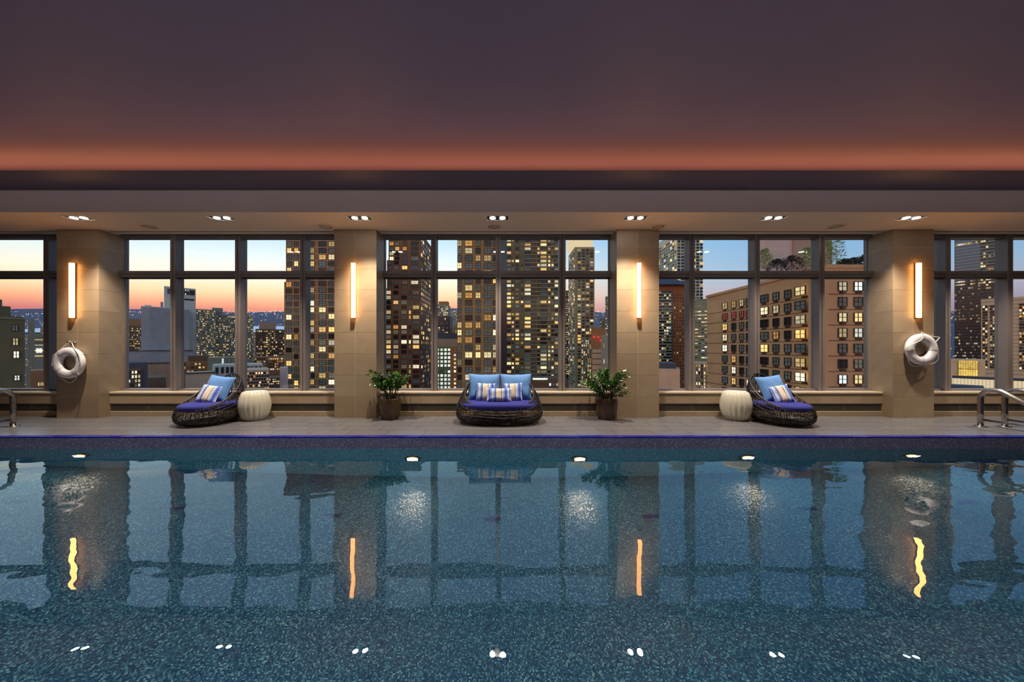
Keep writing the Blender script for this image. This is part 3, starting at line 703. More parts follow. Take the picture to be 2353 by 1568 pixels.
def plant(x, y, label, plabel, tips, seed):
    t_ = thing('planter_pot', label, 'plant pot', (x, y, 0), 0, 'brown glazed pots')
    pr = [(0.145, 0.0), (0.160, 0.012), (0.186, 0.10), (0.202, 0.21), (0.209, 0.31), (0.205, 0.385), (0.200, 0.402), (0.190, 0.402), (0.186, 0.37)]
    MB().lathe(pr, 40).build('pot', pot_m, t_)
    MB().lathe([(0.188, 0.35), (0.10, 0.362), (0.01, 0.366)], 28).build('soil', soil, t_)
    pl = thing('zz_plant', plabel, 'plant', (x, y, 0.355), 0, 'leafy plants in the brown pots')
    rr = random.Random(seed)
    tips = list(tips) + [(tx * rr.uniform(0.6, 0.95), ty + rr.uniform(-0.12, 0.05), tz * rr.uniform(0.75, 0.98)) for tx, ty, tz in tips[::2]]
    for k, (tx, ty, tz) in enumerate(tips):
        a0 = math.atan2(ty, tx) + rr.uniform(-0.4, 0.4); r0 = rr.uniform(0.02, 0.12)
        p0 = Vector((r0 * math.cos(a0), r0 * math.sin(a0), 0)); p2 = Vector((tx, ty, tz))
        p1 = Vector((p0.x * 0.6 + tx * 0.28, p0.y * 0.6 + ty * 0.28, tz * 0.74 + 0.05))
        path = [p0 * (1 - u) ** 2 + p1 * 2 * u * (1 - u) + p2 * u * u for u in [i / 14 for i in range(15)]]
        mb = MB().tube(path, 0.0075, 5, 1, taper=lambda s_: 1 - 0.75 * s_)
        up = Vector((0, 0, 1)); nl = rr.randint(10, 12)
        for i in range(nl):
            u = 0.36 + 0.62 * i / (nl - 1); f = u * 14; q = min(int(f), 13); base = path[q].lerp(path[q + 1], f - q)
            tg = (path[min(q + 1, 14)] - path[q]).normalized(); sd = tg.cross(up)
            sd = sd.normalized() if sd.length > 0.05 else Vector((1, 0, 0))
            sd = (Matrix.Rotation(rr.uniform(-0.9, 0.9) + k, 3, tg) @ sd)
            for sg in (-1, 1):
                L = rr.uniform(0.075, 0.105) * (1.0 - 0.25 * abs(2 * (u - 0.66))); W = L * 0.46
                d = (sd * sg * 0.85 + tg * rr.uniform(0.45, 0.8) + up * rr.uniform(-0.1, 0.25)).normalized(); wv = d.cross(tg.cross(d)).normalized() if False else d.cross(up if abs(d.z) < 0.9 else sd).normalized()
                nrm = wv.cross(d).normalized()
                wv = (wv + nrm * rr.uniform(-0.6, 0.6)).normalized()
                nrm = wv.cross(d).normalized()
                c0, c1, c2, c3 = base, base + d * L * 0.35 + nrm * L * 0.05, base + d * L * 0.7 + nrm * L * 0.05, base + d * L
                e = 0.0
                mb.face([c0, c1 + wv * W * 0.5 + nrm * W * .25, c1], 0, True); mb.face([c0, c1, c1 - wv * W * 0.5 + nrm * W * .25], 0, True)
                mb.face([c1, c1 + wv * W * 0.5 + nrm * W * .25, c2 + wv * W * 0.42 + nrm * W * .2, c2], 0, True); mb.face([c1, c2, c2 - wv * W * 0.42 + nrm * W * .2, c1 - wv * W * 0.5 + nrm * W * .25], 0, True)
                mb.face([c2, c2 + wv * W * 0.42 + nrm * W * .2, c3], 0, True); mb.face([c2, c3, c2 - wv * W * 0.42 + nrm * W * .2], 0, True)
        mb.build('frond', [leaf_m, stem_m], pl)
rr = random.Random(21)
lt = [(-0.42, -0.10, 0.50), (-0.36, -0.02, 0.56), (-0.30, -0.2, 0.46), (-0.2, 0.08, 0.52), (-0.12, -0.1, 0.42), (-0.05, 0.05, 0.50), (0.05, -0.12, 0.45), (0.10, 0.1, 0.52),
      (0.18, -0.05, 0.48), (0.28, -0.1, 0.40), (0.36, 0.0, 0.46), (0.22, 0.1, 0.40), (-0.22, -0.16, 0.36), (0.12, -0.18, 0.34), (0.0, -0.2, 0.40), (-0.28, 0.1, 0.40)]
lt = [(x, min(y, -0.10) if x < -0.15 else y, z) for x, y, z in lt]
plant(PX(897, 6.385), 6.385, 'brown glazed pot beside the pillar left of the loveseat', 'leafy green plant in the pot left of the loveseat', lt, 31)
rt = [(-0.50, -0.08, 0.33), (-0.44, 0.0, 0.42), (-0.38, -0.15, 0.30), (-0.30, 0.05, 0.48), (-0.22, -0.12, 0.50), (-0.12, 0.06, 0.55), (-0.02, -0.06, 0.58), (0.05, 0.1, 0.50), (0.12, -0.14, 0.40), (0.20, -0.08, 0.50),
      (0.32, -0.2, 0.58), (0.38, -0.24, 0.50), (0.28, -0.26, 0.30), (0.36, -0.3, 0.16), (-0.30, -0.16, 0.22), (0.02, -0.22, 0.34), (-0.14, -0.2, 0.40), (-0.06, 0.12, 0.44), (0.22, -0.2, 0.42)]
rt = [(x, min(y, -0.14) if x > 0.08 else y, z) for x, y, z in rt]
plant(PX(1393.5, 6.385), 6.385, 'brown glazed pot beside the pillar right of the loveseat', 'taller leafy green plant in the pot right of the loveseat', rt, 33)
#CITY
# ------------------------------------------------------------------ the city outside
ZG = -80.0
def tone(name, c, **k): return paint(name, (min(240, c[0] * 1.30), min(235, c[1] * 1.29), min(230, c[2] * 1.10)), 0.85, var=k.pop('var', 0.10), scale=k.pop('scale', 0.25), spec=0.2, **k)
brick_red = tone('red_brick', (134, 92, 68)); brick_brown = tone('brown_brick', (128, 100, 70)); brick_tan = tone('tan_brick', (158, 122, 94))
brick_dark = tone('dark_brick', (92, 72, 62)); conc = tone('grey_concrete', (166, 158, 162)); conc_pale = tone('pale_panel', (182, 172, 184)); rib_dark = tone('lavender_rib', (126, 122, 140))  # ribs have their own darker lavender grey
stone_grey = tone('grey_stone', (118, 112, 106)); beige_b = tone('beige_stone', (172, 140, 124)); olive = tone('olive_brick', (92, 82, 62)); roof_dark = tone('dark_roofing', (62, 64, 80))
mauve_b = tone('mauve_stucco', (146, 116, 108)); pink_b = tone('pink_stucco', (168, 142, 144)); green_b = tone('green_facade', (76, 100, 74)); orange_b = tone('orange_brick', (140, 90, 62)); rust_b = tone('rust_brick', (130, 74, 46))
glass_b = paint('blue_curtain_wall', (62, 78, 108), 0.15, var=0.2, scale=0.1, spec=0.8); glass_d = paint('dark_curtain_wall', (46, 44, 50), 0.2, var=0.2, scale=0.1, spec=0.6)
band_pale = tone('pale_band', (150, 142, 128)); win_frame = tone('dark_window_frame', (52, 44, 40)); hill_m = tone('far_hillside', (74, 72, 96), scale=0.004); ground_m = tone('city_ground', (46, 44, 52), scale=0.02)
river_m = paint('river_water', (150, 190, 214), 0.25, var=0.05, scale=0.02); crown_m = emit('lit_crown', (255, 232, 186), 0.85)
gold_m = lit('lit_gold_glass', 'object', [(255, 206, 92), (255, 214, 110)], 0.8, 1.2)
shrub_m = tone('dark_shrub_leaf', (58, 48, 46), scale=2.0); birch_m = tone('pale_green_leaf', (112, 120, 70), scale=2.0); bark_m = tone('pale_bark', (180, 170, 150), scale=2.0)
STATE = {'L': lit_m, 'D': dim_m, 'K': dark_glass, 'W': lit_white, 'R': lit_red, 'C': pale_glass, 'B': glass_b}

class Bld:
    """a building front at distance d; positions come in as photo columns and rows and are turned into metres at that distance"""
    def __init__(s, name, label, px0, px1, top, d, mat, depth=30.0, group=None, part='body', radial=None, zb=ZG):
        s.d = d; s.x0, s.x1 = PX(px0, d), PX(px1, d); s.o = Vector(((s.x0 + s.x1) / 2, d, zb)); s.depth = depth; s.pc = (px0 + px1) / 2
        az = math.atan((s.pc - CX) / F)
        if radial is None: radial = abs(az) > 0.22
        s.radial = radial; s.c = math.cos(az) if radial else 1.0; s.zb = zb       # radial: the street front turns to face our way
        s.t = thing(name, label, 'building', s.o, -az if radial else 0, group); s.rr = random.Random(name + label)
        s.block(px0, px1, top, None, mat, part, 0, depth)
    def lx(s, px, dy=0.0):
        return (px - s.pc) / F * s.c * s.c * (s.d / s.c + dy) if s.radial else PX(px, s.d + dy) - s.o.x
    def lz(s, py, dy=0.0): return PZ(py, s.d + dy * s.c) - s.zb
    def block(s, px0, px1, top, bottom, mat, part='body', dy=0.0, depth=None):
        """a block whose front stands dy behind the main front"""
        return MB().box(s.lx(px0, dy), s.lx(px1, dy), dy, dy + (depth or s.depth), 0.0 if bottom is None else s.lz(bottom, dy), s.lz(top, dy)).build(part, mat, s.t)
    def strip(s, px0, px1, y, hpx, mat, part='string_course', out=0.25, dy=0.0):
        return MB().box(s.lx(px0, dy), s.lx(px1, dy), dy - out, dy + 0.01, s.lz(y + hpx / 2, dy), s.lz(y - hpx / 2, dy)).build(part, mat, s.t)
    cache = {}
    def wmesh(s, w, h, st, axis='y', full=True):
        key = (round(w, 2), round(h, 2), st, axis, full)
        if key in Bld.cache: return Bld.cache[key]
        mb = MB(); f = 0.10 if full else 0.07; a, c = w / 2, h / 2; dd = 0.22
        mb.face([(-a, -0.05, -c), (a, -0.05, -c), (a, -0.05, c), (-a, -0.05, c)], 0)
        for q in ((-a - f, -a, -c - f, c + f), (a, a + f, -c - f, c + f), (-a, a, -c - f, -c), (-a, a, c, c + f)): mb.box(q[0], q[1], -dd, 0, q[2], q[3], 1, skip='k')
        if full: mb.box(-0.06, 0.06, -0.12, -0.04, -c, c, 1, skip='tbk'); mb.box(-a, a, -0.11, -0.04, -0.05, 0.05, 1, skip='lrk')
        if axis == 'x': mb.xform(Matrix.Rotation(PI / 2, 4, 'Z'))
        if axis == '-x': mb.xform(Matrix.Rotation(-PI / 2, 4, 'Z'))
        Bld.cache[key] = mb.mesh('window', [STATE[st], win_frame]); return Bld.cache[key]
    def window(s, px, y, wpx, hpx, st, dy=0.0, full=True):
        k = (s.d + dy * s.c) / F
        return put('window', s.wmesh(wpx * k * s.c, hpx * k, st, 'y', full), s.t, (s.lx(px, dy), dy, s.lz(y, dy)))
    def grid(s, cols, y0, pitch, y1, hpx, p='K', weights=None, dy=0.0, full=True, frac=None):
        y = y0; i = 0
        while y < y1:
            for (cx, w) in cols:
                s.window(cx, y, w, hpx, s.rr.choices('LDKC', weights or (3, 3, 3, 2))[0], dy, full)
            y += pitch; i += 1
    def small(s, px0, px1, y0, y1, cw, pitch, w, h, plit=0.25, pdim=0.3, dy=0.0, skip=None, dark=True, lm=None, name='small_windows'):
        """windows too small to pick apart: joined"""
        d = s.d + dy; mb = MB(); y = y0
        while y <= y1:
            x = px0
            while x <= px1:
                r_ = s.rr.random(); mi = 0 if r_ < plit else (1 if r_ < plit + pdim else 2)
                if not (mi == 2 and not dark):
                    X = s.lx(x, dy); Zc = s.lz(y, dy); a, c = w / 2 * d / F * s.c, h / 2 * d / F
                    mb.box(X - a, X + a, dy - 0.15, dy + 0.01, Zc - c, Zc + c, mi, skip='k')
                x += cw
            y += pitch
        o = mb.build(name, [lm or lit_i, dim_i, dark_glass], s.t); o['kind'] = 'stuff'; return o
    def small_side(s, side, y0m, y1m, ytop, ybot, step, pitch, w, h, plit=0.25, pdim=0.3, dark=True):
        """the same on a side wall; metres along the depth, rows in px of the front plane"""
        mb = MB(); X = (s.x0 if side < 0 else s.x1) - s.o.x; k = s.d / F; y = ytop
        while y <= ybot:
            m_ = y0m
            while m_ <= y1m:
                r_ = s.rr.random(); mi = 0 if r_ < plit else (1 if r_ < plit + pdim else 2); Zc = PZ(y, s.d) - ZG
                if dark or mi < 2: mb.box(min(X, X + side * 0.15), max(X, X + side * 0.15), m_ - w / 2, m_ + w / 2, Zc - h * k / 2, Zc + h * k / 2, mi)
                m_ += step
            y += pitch
        o = mb.build('side_windows', [lit_i, dim_i, dark_glass], s.t); o['kind'] = 'stuff'

# ---- terrain, river and far lights
def terrain(Y): 
    pts = [(7.2, ZG), (420, ZG), (700, -5), (1000, 45), (1300, 92), (1600, 168), (1900, 216), (2000, 216), (4000, 120)]
    for i in range(len(pts) - 1):
        if Y <= pts[i + 1][0]: f = (Y - pts[i][0]) / (pts[i + 1][0] - pts[i][0]); return pts[i][1] + f * (pts[i + 1][1] - pts[i][1])
    return 0
tg = MB(); rows = []
rr = random.Random(5)
for Y in [30, 420, 560, 700, 850, 1000, 1150, 1300, 1450, 1600, 1750, 1900, 2000, 4000]:
    rows.append([(X, Y, terrain(Y) + (10 * math.sin(X * 0.0031 + Y) + 7 * math.sin(X * 0.0083 + 2 * Y) if Y > 1500 else 0)) for X in range(-5200, 5201, 100)])
tg.grid(rows); hill = tg.build('ground_terrain', hill_m); tag(hill, 'dark hazy ground rising to the far hills', kind='structure')
rv = MB(); rows = []
for Y in (1010, 1090, 1170, 1220): rows.append([(X, Y, terrain(Y) + 2.5) for X in range(-1600, -560, 80)])
rv.grid(rows); ro = rv.build('river', river_m); tag(ro, 'pale blue strip of river below the far hills', 'river', kind='stuff')
sp = MB()
for i in range(7500):
    Y = 700 + 1180 * rr.random() ** 0.6 if i % 5 else rr.uniform(440, 720); X = rr.uniform(-1.62, 1.62) * Y; z = terrain(Y) + 3
    if 995 < Y < 1230 and -1650 < X < -540: continue
    s_ = Y / F * rr.choice((0.35, 0.5, 0.5, 0.8)); sp.box(X - s_, X + s_, Y - 1, Y, z - s_ * 0.7, z + s_ * 0.7, 0, skip='ktb')
so_ = sp.build('city_lights', spark); tag(so_, 'countless tiny street and house lights on far hills', 'lights', kind='stuff')

# ---- small distant blocks filling the gaps
ORD = 'first second third fourth fifth sixth seventh eighth ninth tenth eleventh twelfth thirteenth fourteenth fifteenth sixteenth'.split()
def filler(px0, px1, top0, top1, n, d0, d1, mats, grp, where, seed):
    r2 = random.Random(seed); made = []
    for i in range(n):
        d = d0 + (d1 - d0) * i / max(1, n - 1); w = r2.uniform(10, 26); c = px0 + (px1 - px0) * ((i * 0.618 + 0.2) % 1); top = top1 + (top0 - top1) * (1 - i / max(1, n - 1)) + r2.uniform(-6, 6)
        b = Bld('distant_block', 'block', c - w / 2, c + w / 2, top, d, r2.choice(mats), 14, grp)
        b.small(c - w / 2 + 2, c + w / 2 - 2, top + 4, min(900, top + 75), 3.2, 4.2, 1.6, 1.9, 0.28, 0.25, dark=False); made.append((c, b))
    for i, (c, b) in enumerate(sorted(made, key=lambda q: q[0])): b.t['label'] = 'small dusk block, %s from the left of those %s' % (ORD[i], where)
FM = [stone_grey, brick_dark, brick_red, mauve_b, roof_dark]
filler(62, 108, 742, 838, 9, 600, 250, FM, 'blocks beyond the far left pane', 'in the far left pane', 1)
filler(293, 330, 735, 800, 5, 650, 420, FM, 'blocks left of the ribbed building', 'left of the ribbed building', 2)
filler(425, 655, 742, 800, 11, 620, 350, FM, 'blocks behind the left lounge chair', 'behind the left lounge chair', 3)
filler(1003, 1052, 716, 760, 7, 700, 420, FM, 'blocks between the brick towers', 'between the brick towers', 4)
filler(1296, 1404, 722, 830, 11, 700, 382, FM, 'blocks beside the crowned tower', 'beside the crowned tower', 5)
filler(2147, 2250, 800, 880, 5, 380, 260, [glass_d, beige_b, brick_dark], 'blocks below the glass tower', 'below the right glass tower', 6)

# ---- far left pane
b = Bld('dark_brick_building', 'dark olive brick building with few lit windows at the far left', -140, 63, 724, 70, olive, 40)
b.strip(-140, 64, 729, 3, stone_grey, 'cornice'); b.block(-60, 27, 701, 724, olive, 'roof_house', 4, 10); b.block(-60, 6, 686, 701, olive, 'roof_tank', 5, 8)
for (x, y, w_, h, st) in ((38, 752, 12, 12, 'D'), (39, 785, 12, 16, 'L'), (41, 816, 13, 15, 'L'), (43, 872, 12, 11, 'W')): b.window(x, y, w_, h, st)
b = Bld('slab_block', 'narrow grey slab beside the dark olive building', 64, 80, 733, 160, stone_grey); b.small(66, 79, 740, 880, 4.5, 7, 1.5, 2.2, 0.12, 0.1, dark=False)
b = Bld('office_block', 'office block with bright lit floors in the far left pane', 79, 112, 767, 240, stone_grey)
for i in range(8): b.strip(80, 110, 775 + 6.2 * i, 2.2, lit_m if i % 2 else dim_m, 'lit_floor')
b.window(90, 806, 14, 10, 'W')
b = Bld('low_brick_house', 'low brick house with three lit windows in the far left pane', 70, 112, 852, 120, brick_red, 15)
for x in (89, 94.5, 100): b.window(x, 883, 4, 8, 'L', full=False)

# ---- panes behind the left lounge chair
b = Bld('dark_office_block', 'dark office block with red roof band left of the ribbed building', 262, 327, 733, 330, brick_dark); b.strip(262, 327, 741, 15, brick_red, 'roof_band')
b.small(296, 326, 755, 806, 4, 5, 2.6, 2.2, 0.35, 0.25)
m_ = Bld('ribbed_building', 'tall grey ribbed concrete building with a plain tower', 326, 438, 707, 210, conc_pale, 18)
m_.block(377, 453, 658, None, conc, 'tower', 12, 30); m_.block(280, 446, 806, None, conc_pale, 'podium', -6, 24); m_.block(325, 446, 835, None, beige_b, 'lower_storey', -7, 20)  # the lower storey's warm light is put into its beige and mauve colours
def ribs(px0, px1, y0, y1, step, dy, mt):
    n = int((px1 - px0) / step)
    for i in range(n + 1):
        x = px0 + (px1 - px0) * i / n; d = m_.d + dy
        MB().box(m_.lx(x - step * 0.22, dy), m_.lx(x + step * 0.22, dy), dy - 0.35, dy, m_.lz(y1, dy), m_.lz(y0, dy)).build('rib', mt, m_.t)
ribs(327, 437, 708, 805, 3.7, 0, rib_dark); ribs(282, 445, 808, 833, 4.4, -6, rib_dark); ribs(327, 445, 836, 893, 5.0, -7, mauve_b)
m_.strip(280, 446, 806, 2.2, roof_dark, 'ledge', 0.8, -6); m_.strip(325, 446, 834, 2.2, roof_dark, 'ledge', 0.8, -7); m_.block(334, 348, 704, 707, conc, 'roof_house', 3, 5); m_.block(369, 375, 695, 707, rib_dark, 'vent_stack', 3, 3)
m_.window(430.5, 668, 11, 11, 'K', 12); m_.window(444, 668, 11, 11, 'K', 12); m_.strip(425, 449, 685, 4, win_frame, 'louvre', 0.1, 12); m_.window(388, 669, 6, 11, 'B', 12)
for x, y in ((428, 664), (433.5, 664), (428, 672)): MB().box(-0.25, 0.25, -0.2, 0, -0.35, 0.35).build('lamp', lit_white, m_.t, (m_.lx(x, 12), 11.9, m_.lz(y, 12)))
MB().tube([(0, 0, 0), (0, 0, 12)], 0.25, 6).build('antenna', rib_dark, m_.t, (m_.lx(423, 14), 15, m_.lz(658, 14)))
b = Bld('dark_low_office', 'dark low office with pale green windows at lower left', 262, 341, 834, 95, roof_dark, 20); b.block(262, 325, 847, None, brick_dark, 'front_block', -1, 10)
for x in (297, 305, 312.5, 320):
    for y in (856, 866, 876, 886): b.window(x, y, 4.4, 6.4, b.rr.choice('WLKD'), -1, False)
b = Bld('low_roof_house', 'low brown roof house under the ribbed building', 340, 382, 868, 140, brick_dark, 20)
b = Bld('stone_apartments', 'broad grey stone apartment block with many lit windows', 452, 585, 724, 300, stone_grey, 25); b.block(452, 497, 714, None, stone_grey, 'wing', -2, 20); b.block(488, 512, 709, 724, stone_grey, 'roof_house', 3, 8)
b.small(456, 496, 718, 826, 3.1, 4.6, 1.9, 2.0, 0.38, 0.22, -2); b.small(499, 583, 728, 826, 3.1, 4.6, 1.9, 2.0, 0.34, 0.22)
b = Bld('brick_loft', 'low orange brick loft with white windows behind left chair', 418, 480, 831, 170, orange_b, 20); b.block(432, 478, 818, 833, brick_dark, 'roof_house', 2, 12)
for x in (424, 433, 442, 450, 459, 468):
    for y in (837, 845, 853): b.window(x, y, 4.5, 4, b.rr.choice('CLDK'), 0, False)
b = Bld('grey_setback_block', 'grey setback block with a few lit tall windows', 478, 545, 822, 165, stone_grey, 20)
for x in (512, 519, 527): b.window(x, 830, 5, 12, b.rr.choice('LDW'), 0, False)
b = Bld('tan_blank_wall_house', 'house with a blank tan side wall behind the left chair', 427, 497, 858, 118, beige_b, 14); b.strip(427, 500, 857, 3, roof_dark, 'parapet', 0.4)
b = Bld('white_frame_block', 'white framed block with dark tall windows behind the left chair', 490, 606, 838, 128, conc, 14)
for x in (500, 512, 523, 533, 571, 580, 590, 600): b.window(x, 850, 5.5, 13, b.rr.choice('KKKC'), 0, False)
b = Bld('beige_lit_block', 'beige block with scattered yellow windows behind left chair', 552, 619, 850, 112, beige_b, 16); b.strip(552, 620, 850, 2.5, conc_pale, 'parapet', 0.4)
for j in range(6):
    for i in range(8):
        b.window(570 + i * 6.4 + (j % 2) * 2, 858 + j * 7.2, 3.6, 4.2, b.rr.choice('LKKLK'), 0, False)
b = Bld('dark_brick_apartments', 'dark brick apartments with mauve roof house before the river', 588, 664, 757, 260, brick_dark, 25); b.block(596, 634, 741, 758, mauve_b, 'roof_house', 4, 12)
b.small(592, 660, 762, 822, 4.3, 5.0, 2.8, 2.6, 0.33, 0.3)
b = Bld('red_low_block', 'low red brick block in front of the dark apartments', 584, 664, 820, 200, brick_red, 18); b.small(588, 660, 825, 850, 5, 6, 3.2, 3, 0.35, 0.3)
b = Bld('pink_wall_house', 'small house with a plain pink wall beside the brick tower', 643, 662, 846, 125, pink_b, 12)
b = Bld('shop_block', 'low dark block with bright shopfronts beside the pink house', 612, 650, 868, 150, brick_dark, 12); b.small(616, 648, 872, 884, 4, 5, 2.6, 2.4, 0.6, 0.2)
t1 = Bld('brick_tower', 'tall red brick tower left of the left inner pillar', 657, 800, 478, 152, brick_red, 35, radial=False); t1.block(653, 800, 648, None, brick_red, 'lower_shaft', -0.8, 34)
t1.grid([(664, 12), (681, 9)], 668 - 14, 15.1, 896, 10.5, weights=(2, 3, 3, 4), dy=-0.8); t1.grid([(717, 10), (741, 15.5), (762, 13)], 652, 15.1, 896, 10.5, weights=(4, 3, 3, 3), dy=-0.8)
t1.grid([(665, 10), (681, 9), (717, 10), (741, 15.5), (762, 13)], 546, 15.1, 646, 10.5, weights=(4, 3, 3, 3))
for i in range(16): t1.strip(653, 800, 660 + 15.1 * i, 1.0, band_pale, 'string_course', 0.15, -0.8)
for i in range(7): t1.strip(657, 800, 553.5 + 15.1 * i, 1.0, band_pale, 'string_course', 0.15)

# ---- panes behind the loveseat
t2 = Bld('setback_brick_tower', 'dark red brick tower with setbacks right of the left inner pillar', 893, 966, 532, 200, tone('deep_red_brick', (118, 78, 60)), 45, radial=False)
t2.block(850, 966, 663, None, MATS['deep_red_brick'], 'lower_shaft', -0.5, 45); t2.block(889, 966, 598, None, MATS['deep_red_brick'], 'middle_shaft', -0.3, 45)
t2.grid([(893, 10), (909.5, 11), (928.5, 12), (942, 4), (956, 14)], 672.5, 11.35, 890, 7.6, weights=(4, 3, 3, 2), dy=-0.5)
t2.grid([(896, 9), (911, 10), (930, 12), (953, 16)], 604, 11.35, 664, 7.6, weights=(3, 3, 3, 4), dy=-0.3); t2.grid([(900, 9), (913, 9), (930, 9), (953, 16)], 549, 11.35, 598, 7.6, weights=(2, 3, 3, 4))
t2.small_side(1, 3, 44, 549, 890, 4.4, 11.35, 2.6, 7, 0.22, 0.35)
b = Bld('glass_box_tower', 'dark glass block with vertical fins in the sky gap', 994, 1034, 727, 380, glass_d, 20); b.small(1000, 1032, 733, 772, 4.6, 5.2, 3, 2.4, 0.2, 0.3, dark=False)
b = Bld('slant_roof_tower', 'grey tower with slanted lit roof in the sky gap', 994, 1029, 700, 420, stone_grey, 20); b.block(1008, 1029, 693, 700, orange_b, 'roof_house', 2, 10); b.small(1000, 1028, 706, 726, 4, 4.4, 2.8, 2, 0.5, 0.3)
b = Bld('blue_roof_block', 'block with plain mauve parapet and blue grey roof', 994, 1056, 779, 185, mauve_b, 25); b.strip(994, 1056, 773, 13, roof_dark, 'roof', -0.5); b.block(994, 1056, 768, 782, roof_dark, 'roof_deck', 4, 18)
b = Bld('green_office', 'green office block with rows of bright white windows', 994, 1036, 797, 165, green_b, 20); b.block(1035.5, 1060, 797, None, orange_b, 'brick_wing', -0.4, 18)
for j in range(11):
    y = 804 + j * 9.05 + (5 if j > 4 else 0)
    for x in (1006, 1015, 1023.8, 1032): b.window(x, y, 5.6, 5.6, 'W' if (j != 5 or x > 1030) else 'D', 0, False)
    b.window(1045.5, 807 + j * 9.3, 5, 5, b.rr.choice('WWLDL'), -0.4, False)
t3 = Bld('brown_tower', 'brown brick tower with wide windows behind the loveseat', 1051, 1146, 534, 133, brick_brown, 30, radial=False)
t3.grid([(1056, 9), (1077, 16), (1098.5, 10.5), (1120.5, 16), (1136, 6)], 559.5, 17.1, 890, 12.2, weights=(4, 3, 1, 4))
t4 = Bld('dark_banded_tower', 'dark tower with balcony bands behind the loveseat right side', 1150, 1300, 534, 243, tone('umber_brick', (104, 84, 62)), 30, radial=False)
t4.block(1150, 1165, 534, None, glass_d, 'glass_corner', -0.6, 20); t4.block(1221, 1232, 534, None, brick_dark, 'recess', -0.2, 5)
t4.grid([(1169.5, 9), (1188.5, 8), (1212.5, 13.5), (1249, 13.5), (1279, 9)], 553, 9.42, 866, 5.6, weights=(5, 3, 3, 2), full=False)
t4.small(1178.5, 1178.6, 553, 866, 99, 9.42, 4.4, 4.4, 0.3, 0.4); t4.small(1199.7, 1199.8, 553, 866, 99, 9.42, 5, 4.4, 0.15, 0.5); t4.small(1224.5, 1238, 553, 866, 13, 9.42, 5, 4.4, 0.12, 0.4); t4.small(1262, 1269.8, 553, 866, 7.7, 9.42, 4.6, 4.8, 0.35, 0.4)
for i in range(34): t4.strip(1205, 1300, 558 + 9.42 * i, 1.0, band_pale, 'balcony_band', 0.7)
b = Bld('low_dark_terrace', 'low dark terrace with a bright strip under the banded tower', 1215, 1305, 872, 150, brick_dark, 20); b.strip(1224, 1258, 871, 4, lit_white, 'lit_strip', 0.4)
for x, st in ((1264, 'W'), (1272, 'D'), (1280, 'L')): b.window(x, 884, 4.5, 6, st, 0, False)
t5 = Bld('crowned_tower', 'slender tower with glowing cream crown right of the loveseat', 1321, 1366, 568, 326, tone('tan_stone', (140, 120, 100)), 32, radial=False)
t5.block(1313, 1362, 540, 568, crown_m, 'lit_crown', 4, 22); t5.block(1326, 1345, 588, None, MATS['tan_stone'], 'bay', -1, 10)
for i in range(46):
    y = 573 + 7.05 * i
    for x, w_ in ((1322.5, 4), (1329, 6), (1338.5, 7), (1349, 7), (1359.5, 9)):
        t5.rr.random()
t5.small(1331, 1361, 575, 890, 9.6, 7.05, 6.8, 4.2, 0.24, 0.3, -1.02, name='small_windows'); t5.small_side(-1, 3, 30, 575, 890, 5.2, 7.05, 3.2, 4.2, 0.3, 0.35)
b = Bld('spire_tower', 'dark pointed tower peeking left of the crowned tower', 1290, 1309, 668, 420, glass_d, 15); b.small(1300, 1308, 674, 860, 3, 5, 2, 2.4, 0.45, 0.2)
b = Bld('ribbed_white_flats', 'pale flats with vertical ribs before the crowned tower', 1336, 1362, 780, 262, band_pale, 20); b.small(1338, 1361, 784, 892, 4.6, 5.2, 1.8, 3.6, 0.45, 0.2)
b = Bld('red_beacon_block', 'orange brick block with red roof beacons', 1358, 1390, 753, 230, orange_b, 20)
for x, y in ((1365, 775), (1375, 775), (1380, 783)): MB().lathe([(0.1, -0.5), (0.5, -0.3), (0.55, 0), (0.4, 0.35), (0.1, 0.5)], 10).build('beacon', red_lamp, b.t, (b.lx(x), -0.7, b.lz(y)))
b = Bld('beige_slab', 'beige slab with dark floor lines above the right plant', 1361, 1383, 804, 140, beige_b, 14)
for i in range(7): b.strip(1361, 1383, 812 + 13 * i, 1.4, win_frame, 'floor_line', 0.1)
b = Bld('grey_corner_block', 'plain grey corner block above the right plant', 1381, 1420, 770, 120, stone_grey, 16); b.small(1388, 1400, 795, 850, 9, 18, 1.6, 9, 0.5, 0.2, dark=False)
b = Bld('far_slender_tower', 'far slender dark tower at the right of the loveseat window', 1391, 1416, 681, 480, stone_grey, 15); b.small(1393, 1412, 686, 790, 3.4, 4.6, 2, 2.2, 0.35, 0.3)

# ---- panes behind the right lounge chair
t6 = Bld('white_grid_tower', 'blue glass tower with white grid behind right inner pillar', 1556, 1614, 530, 340, tone('white_grid', (176, 168, 160)), 40, radial=False)
t6.small(1560, 1612, 548, 692, 8.6, 7.2, 6.6, 5.2, 0.2, 0.12, lm=lit_i); t6.small_side(-1, 3, 40, 548, 690, 4.6, 7.2, 3.4, 5.0, 0.3, 0.4)
t7 = Bld('rust_brick_tower', 'rust brown tower with curved balconies and dark hip roof', 1500, 1582, 655, 300, rust_b, 25, radial=False); t7.block(1500, 1546, 668, None, glass_d, 'balcony_wing', -3, 12)
rf = MB(); d = 300; zt, zb = PZ(638, d) - ZG, PZ(656, d) - ZG
rf.face([(PX(1496, d) - t7.o.x, -4, zb), (PX(1578, d) - t7.o.x, -4, zb), (PX(1566, d) - t7.o.x, 8, zt), (PX(1508, d) - t7.o.x, 8, zt)]); rf.face([(PX(1496, d) - t7.o.x, 20, zb), (PX(1496, d) - t7.o.x, -4, zb), (PX(1508, d) - t7.o.x, 8, zt)])
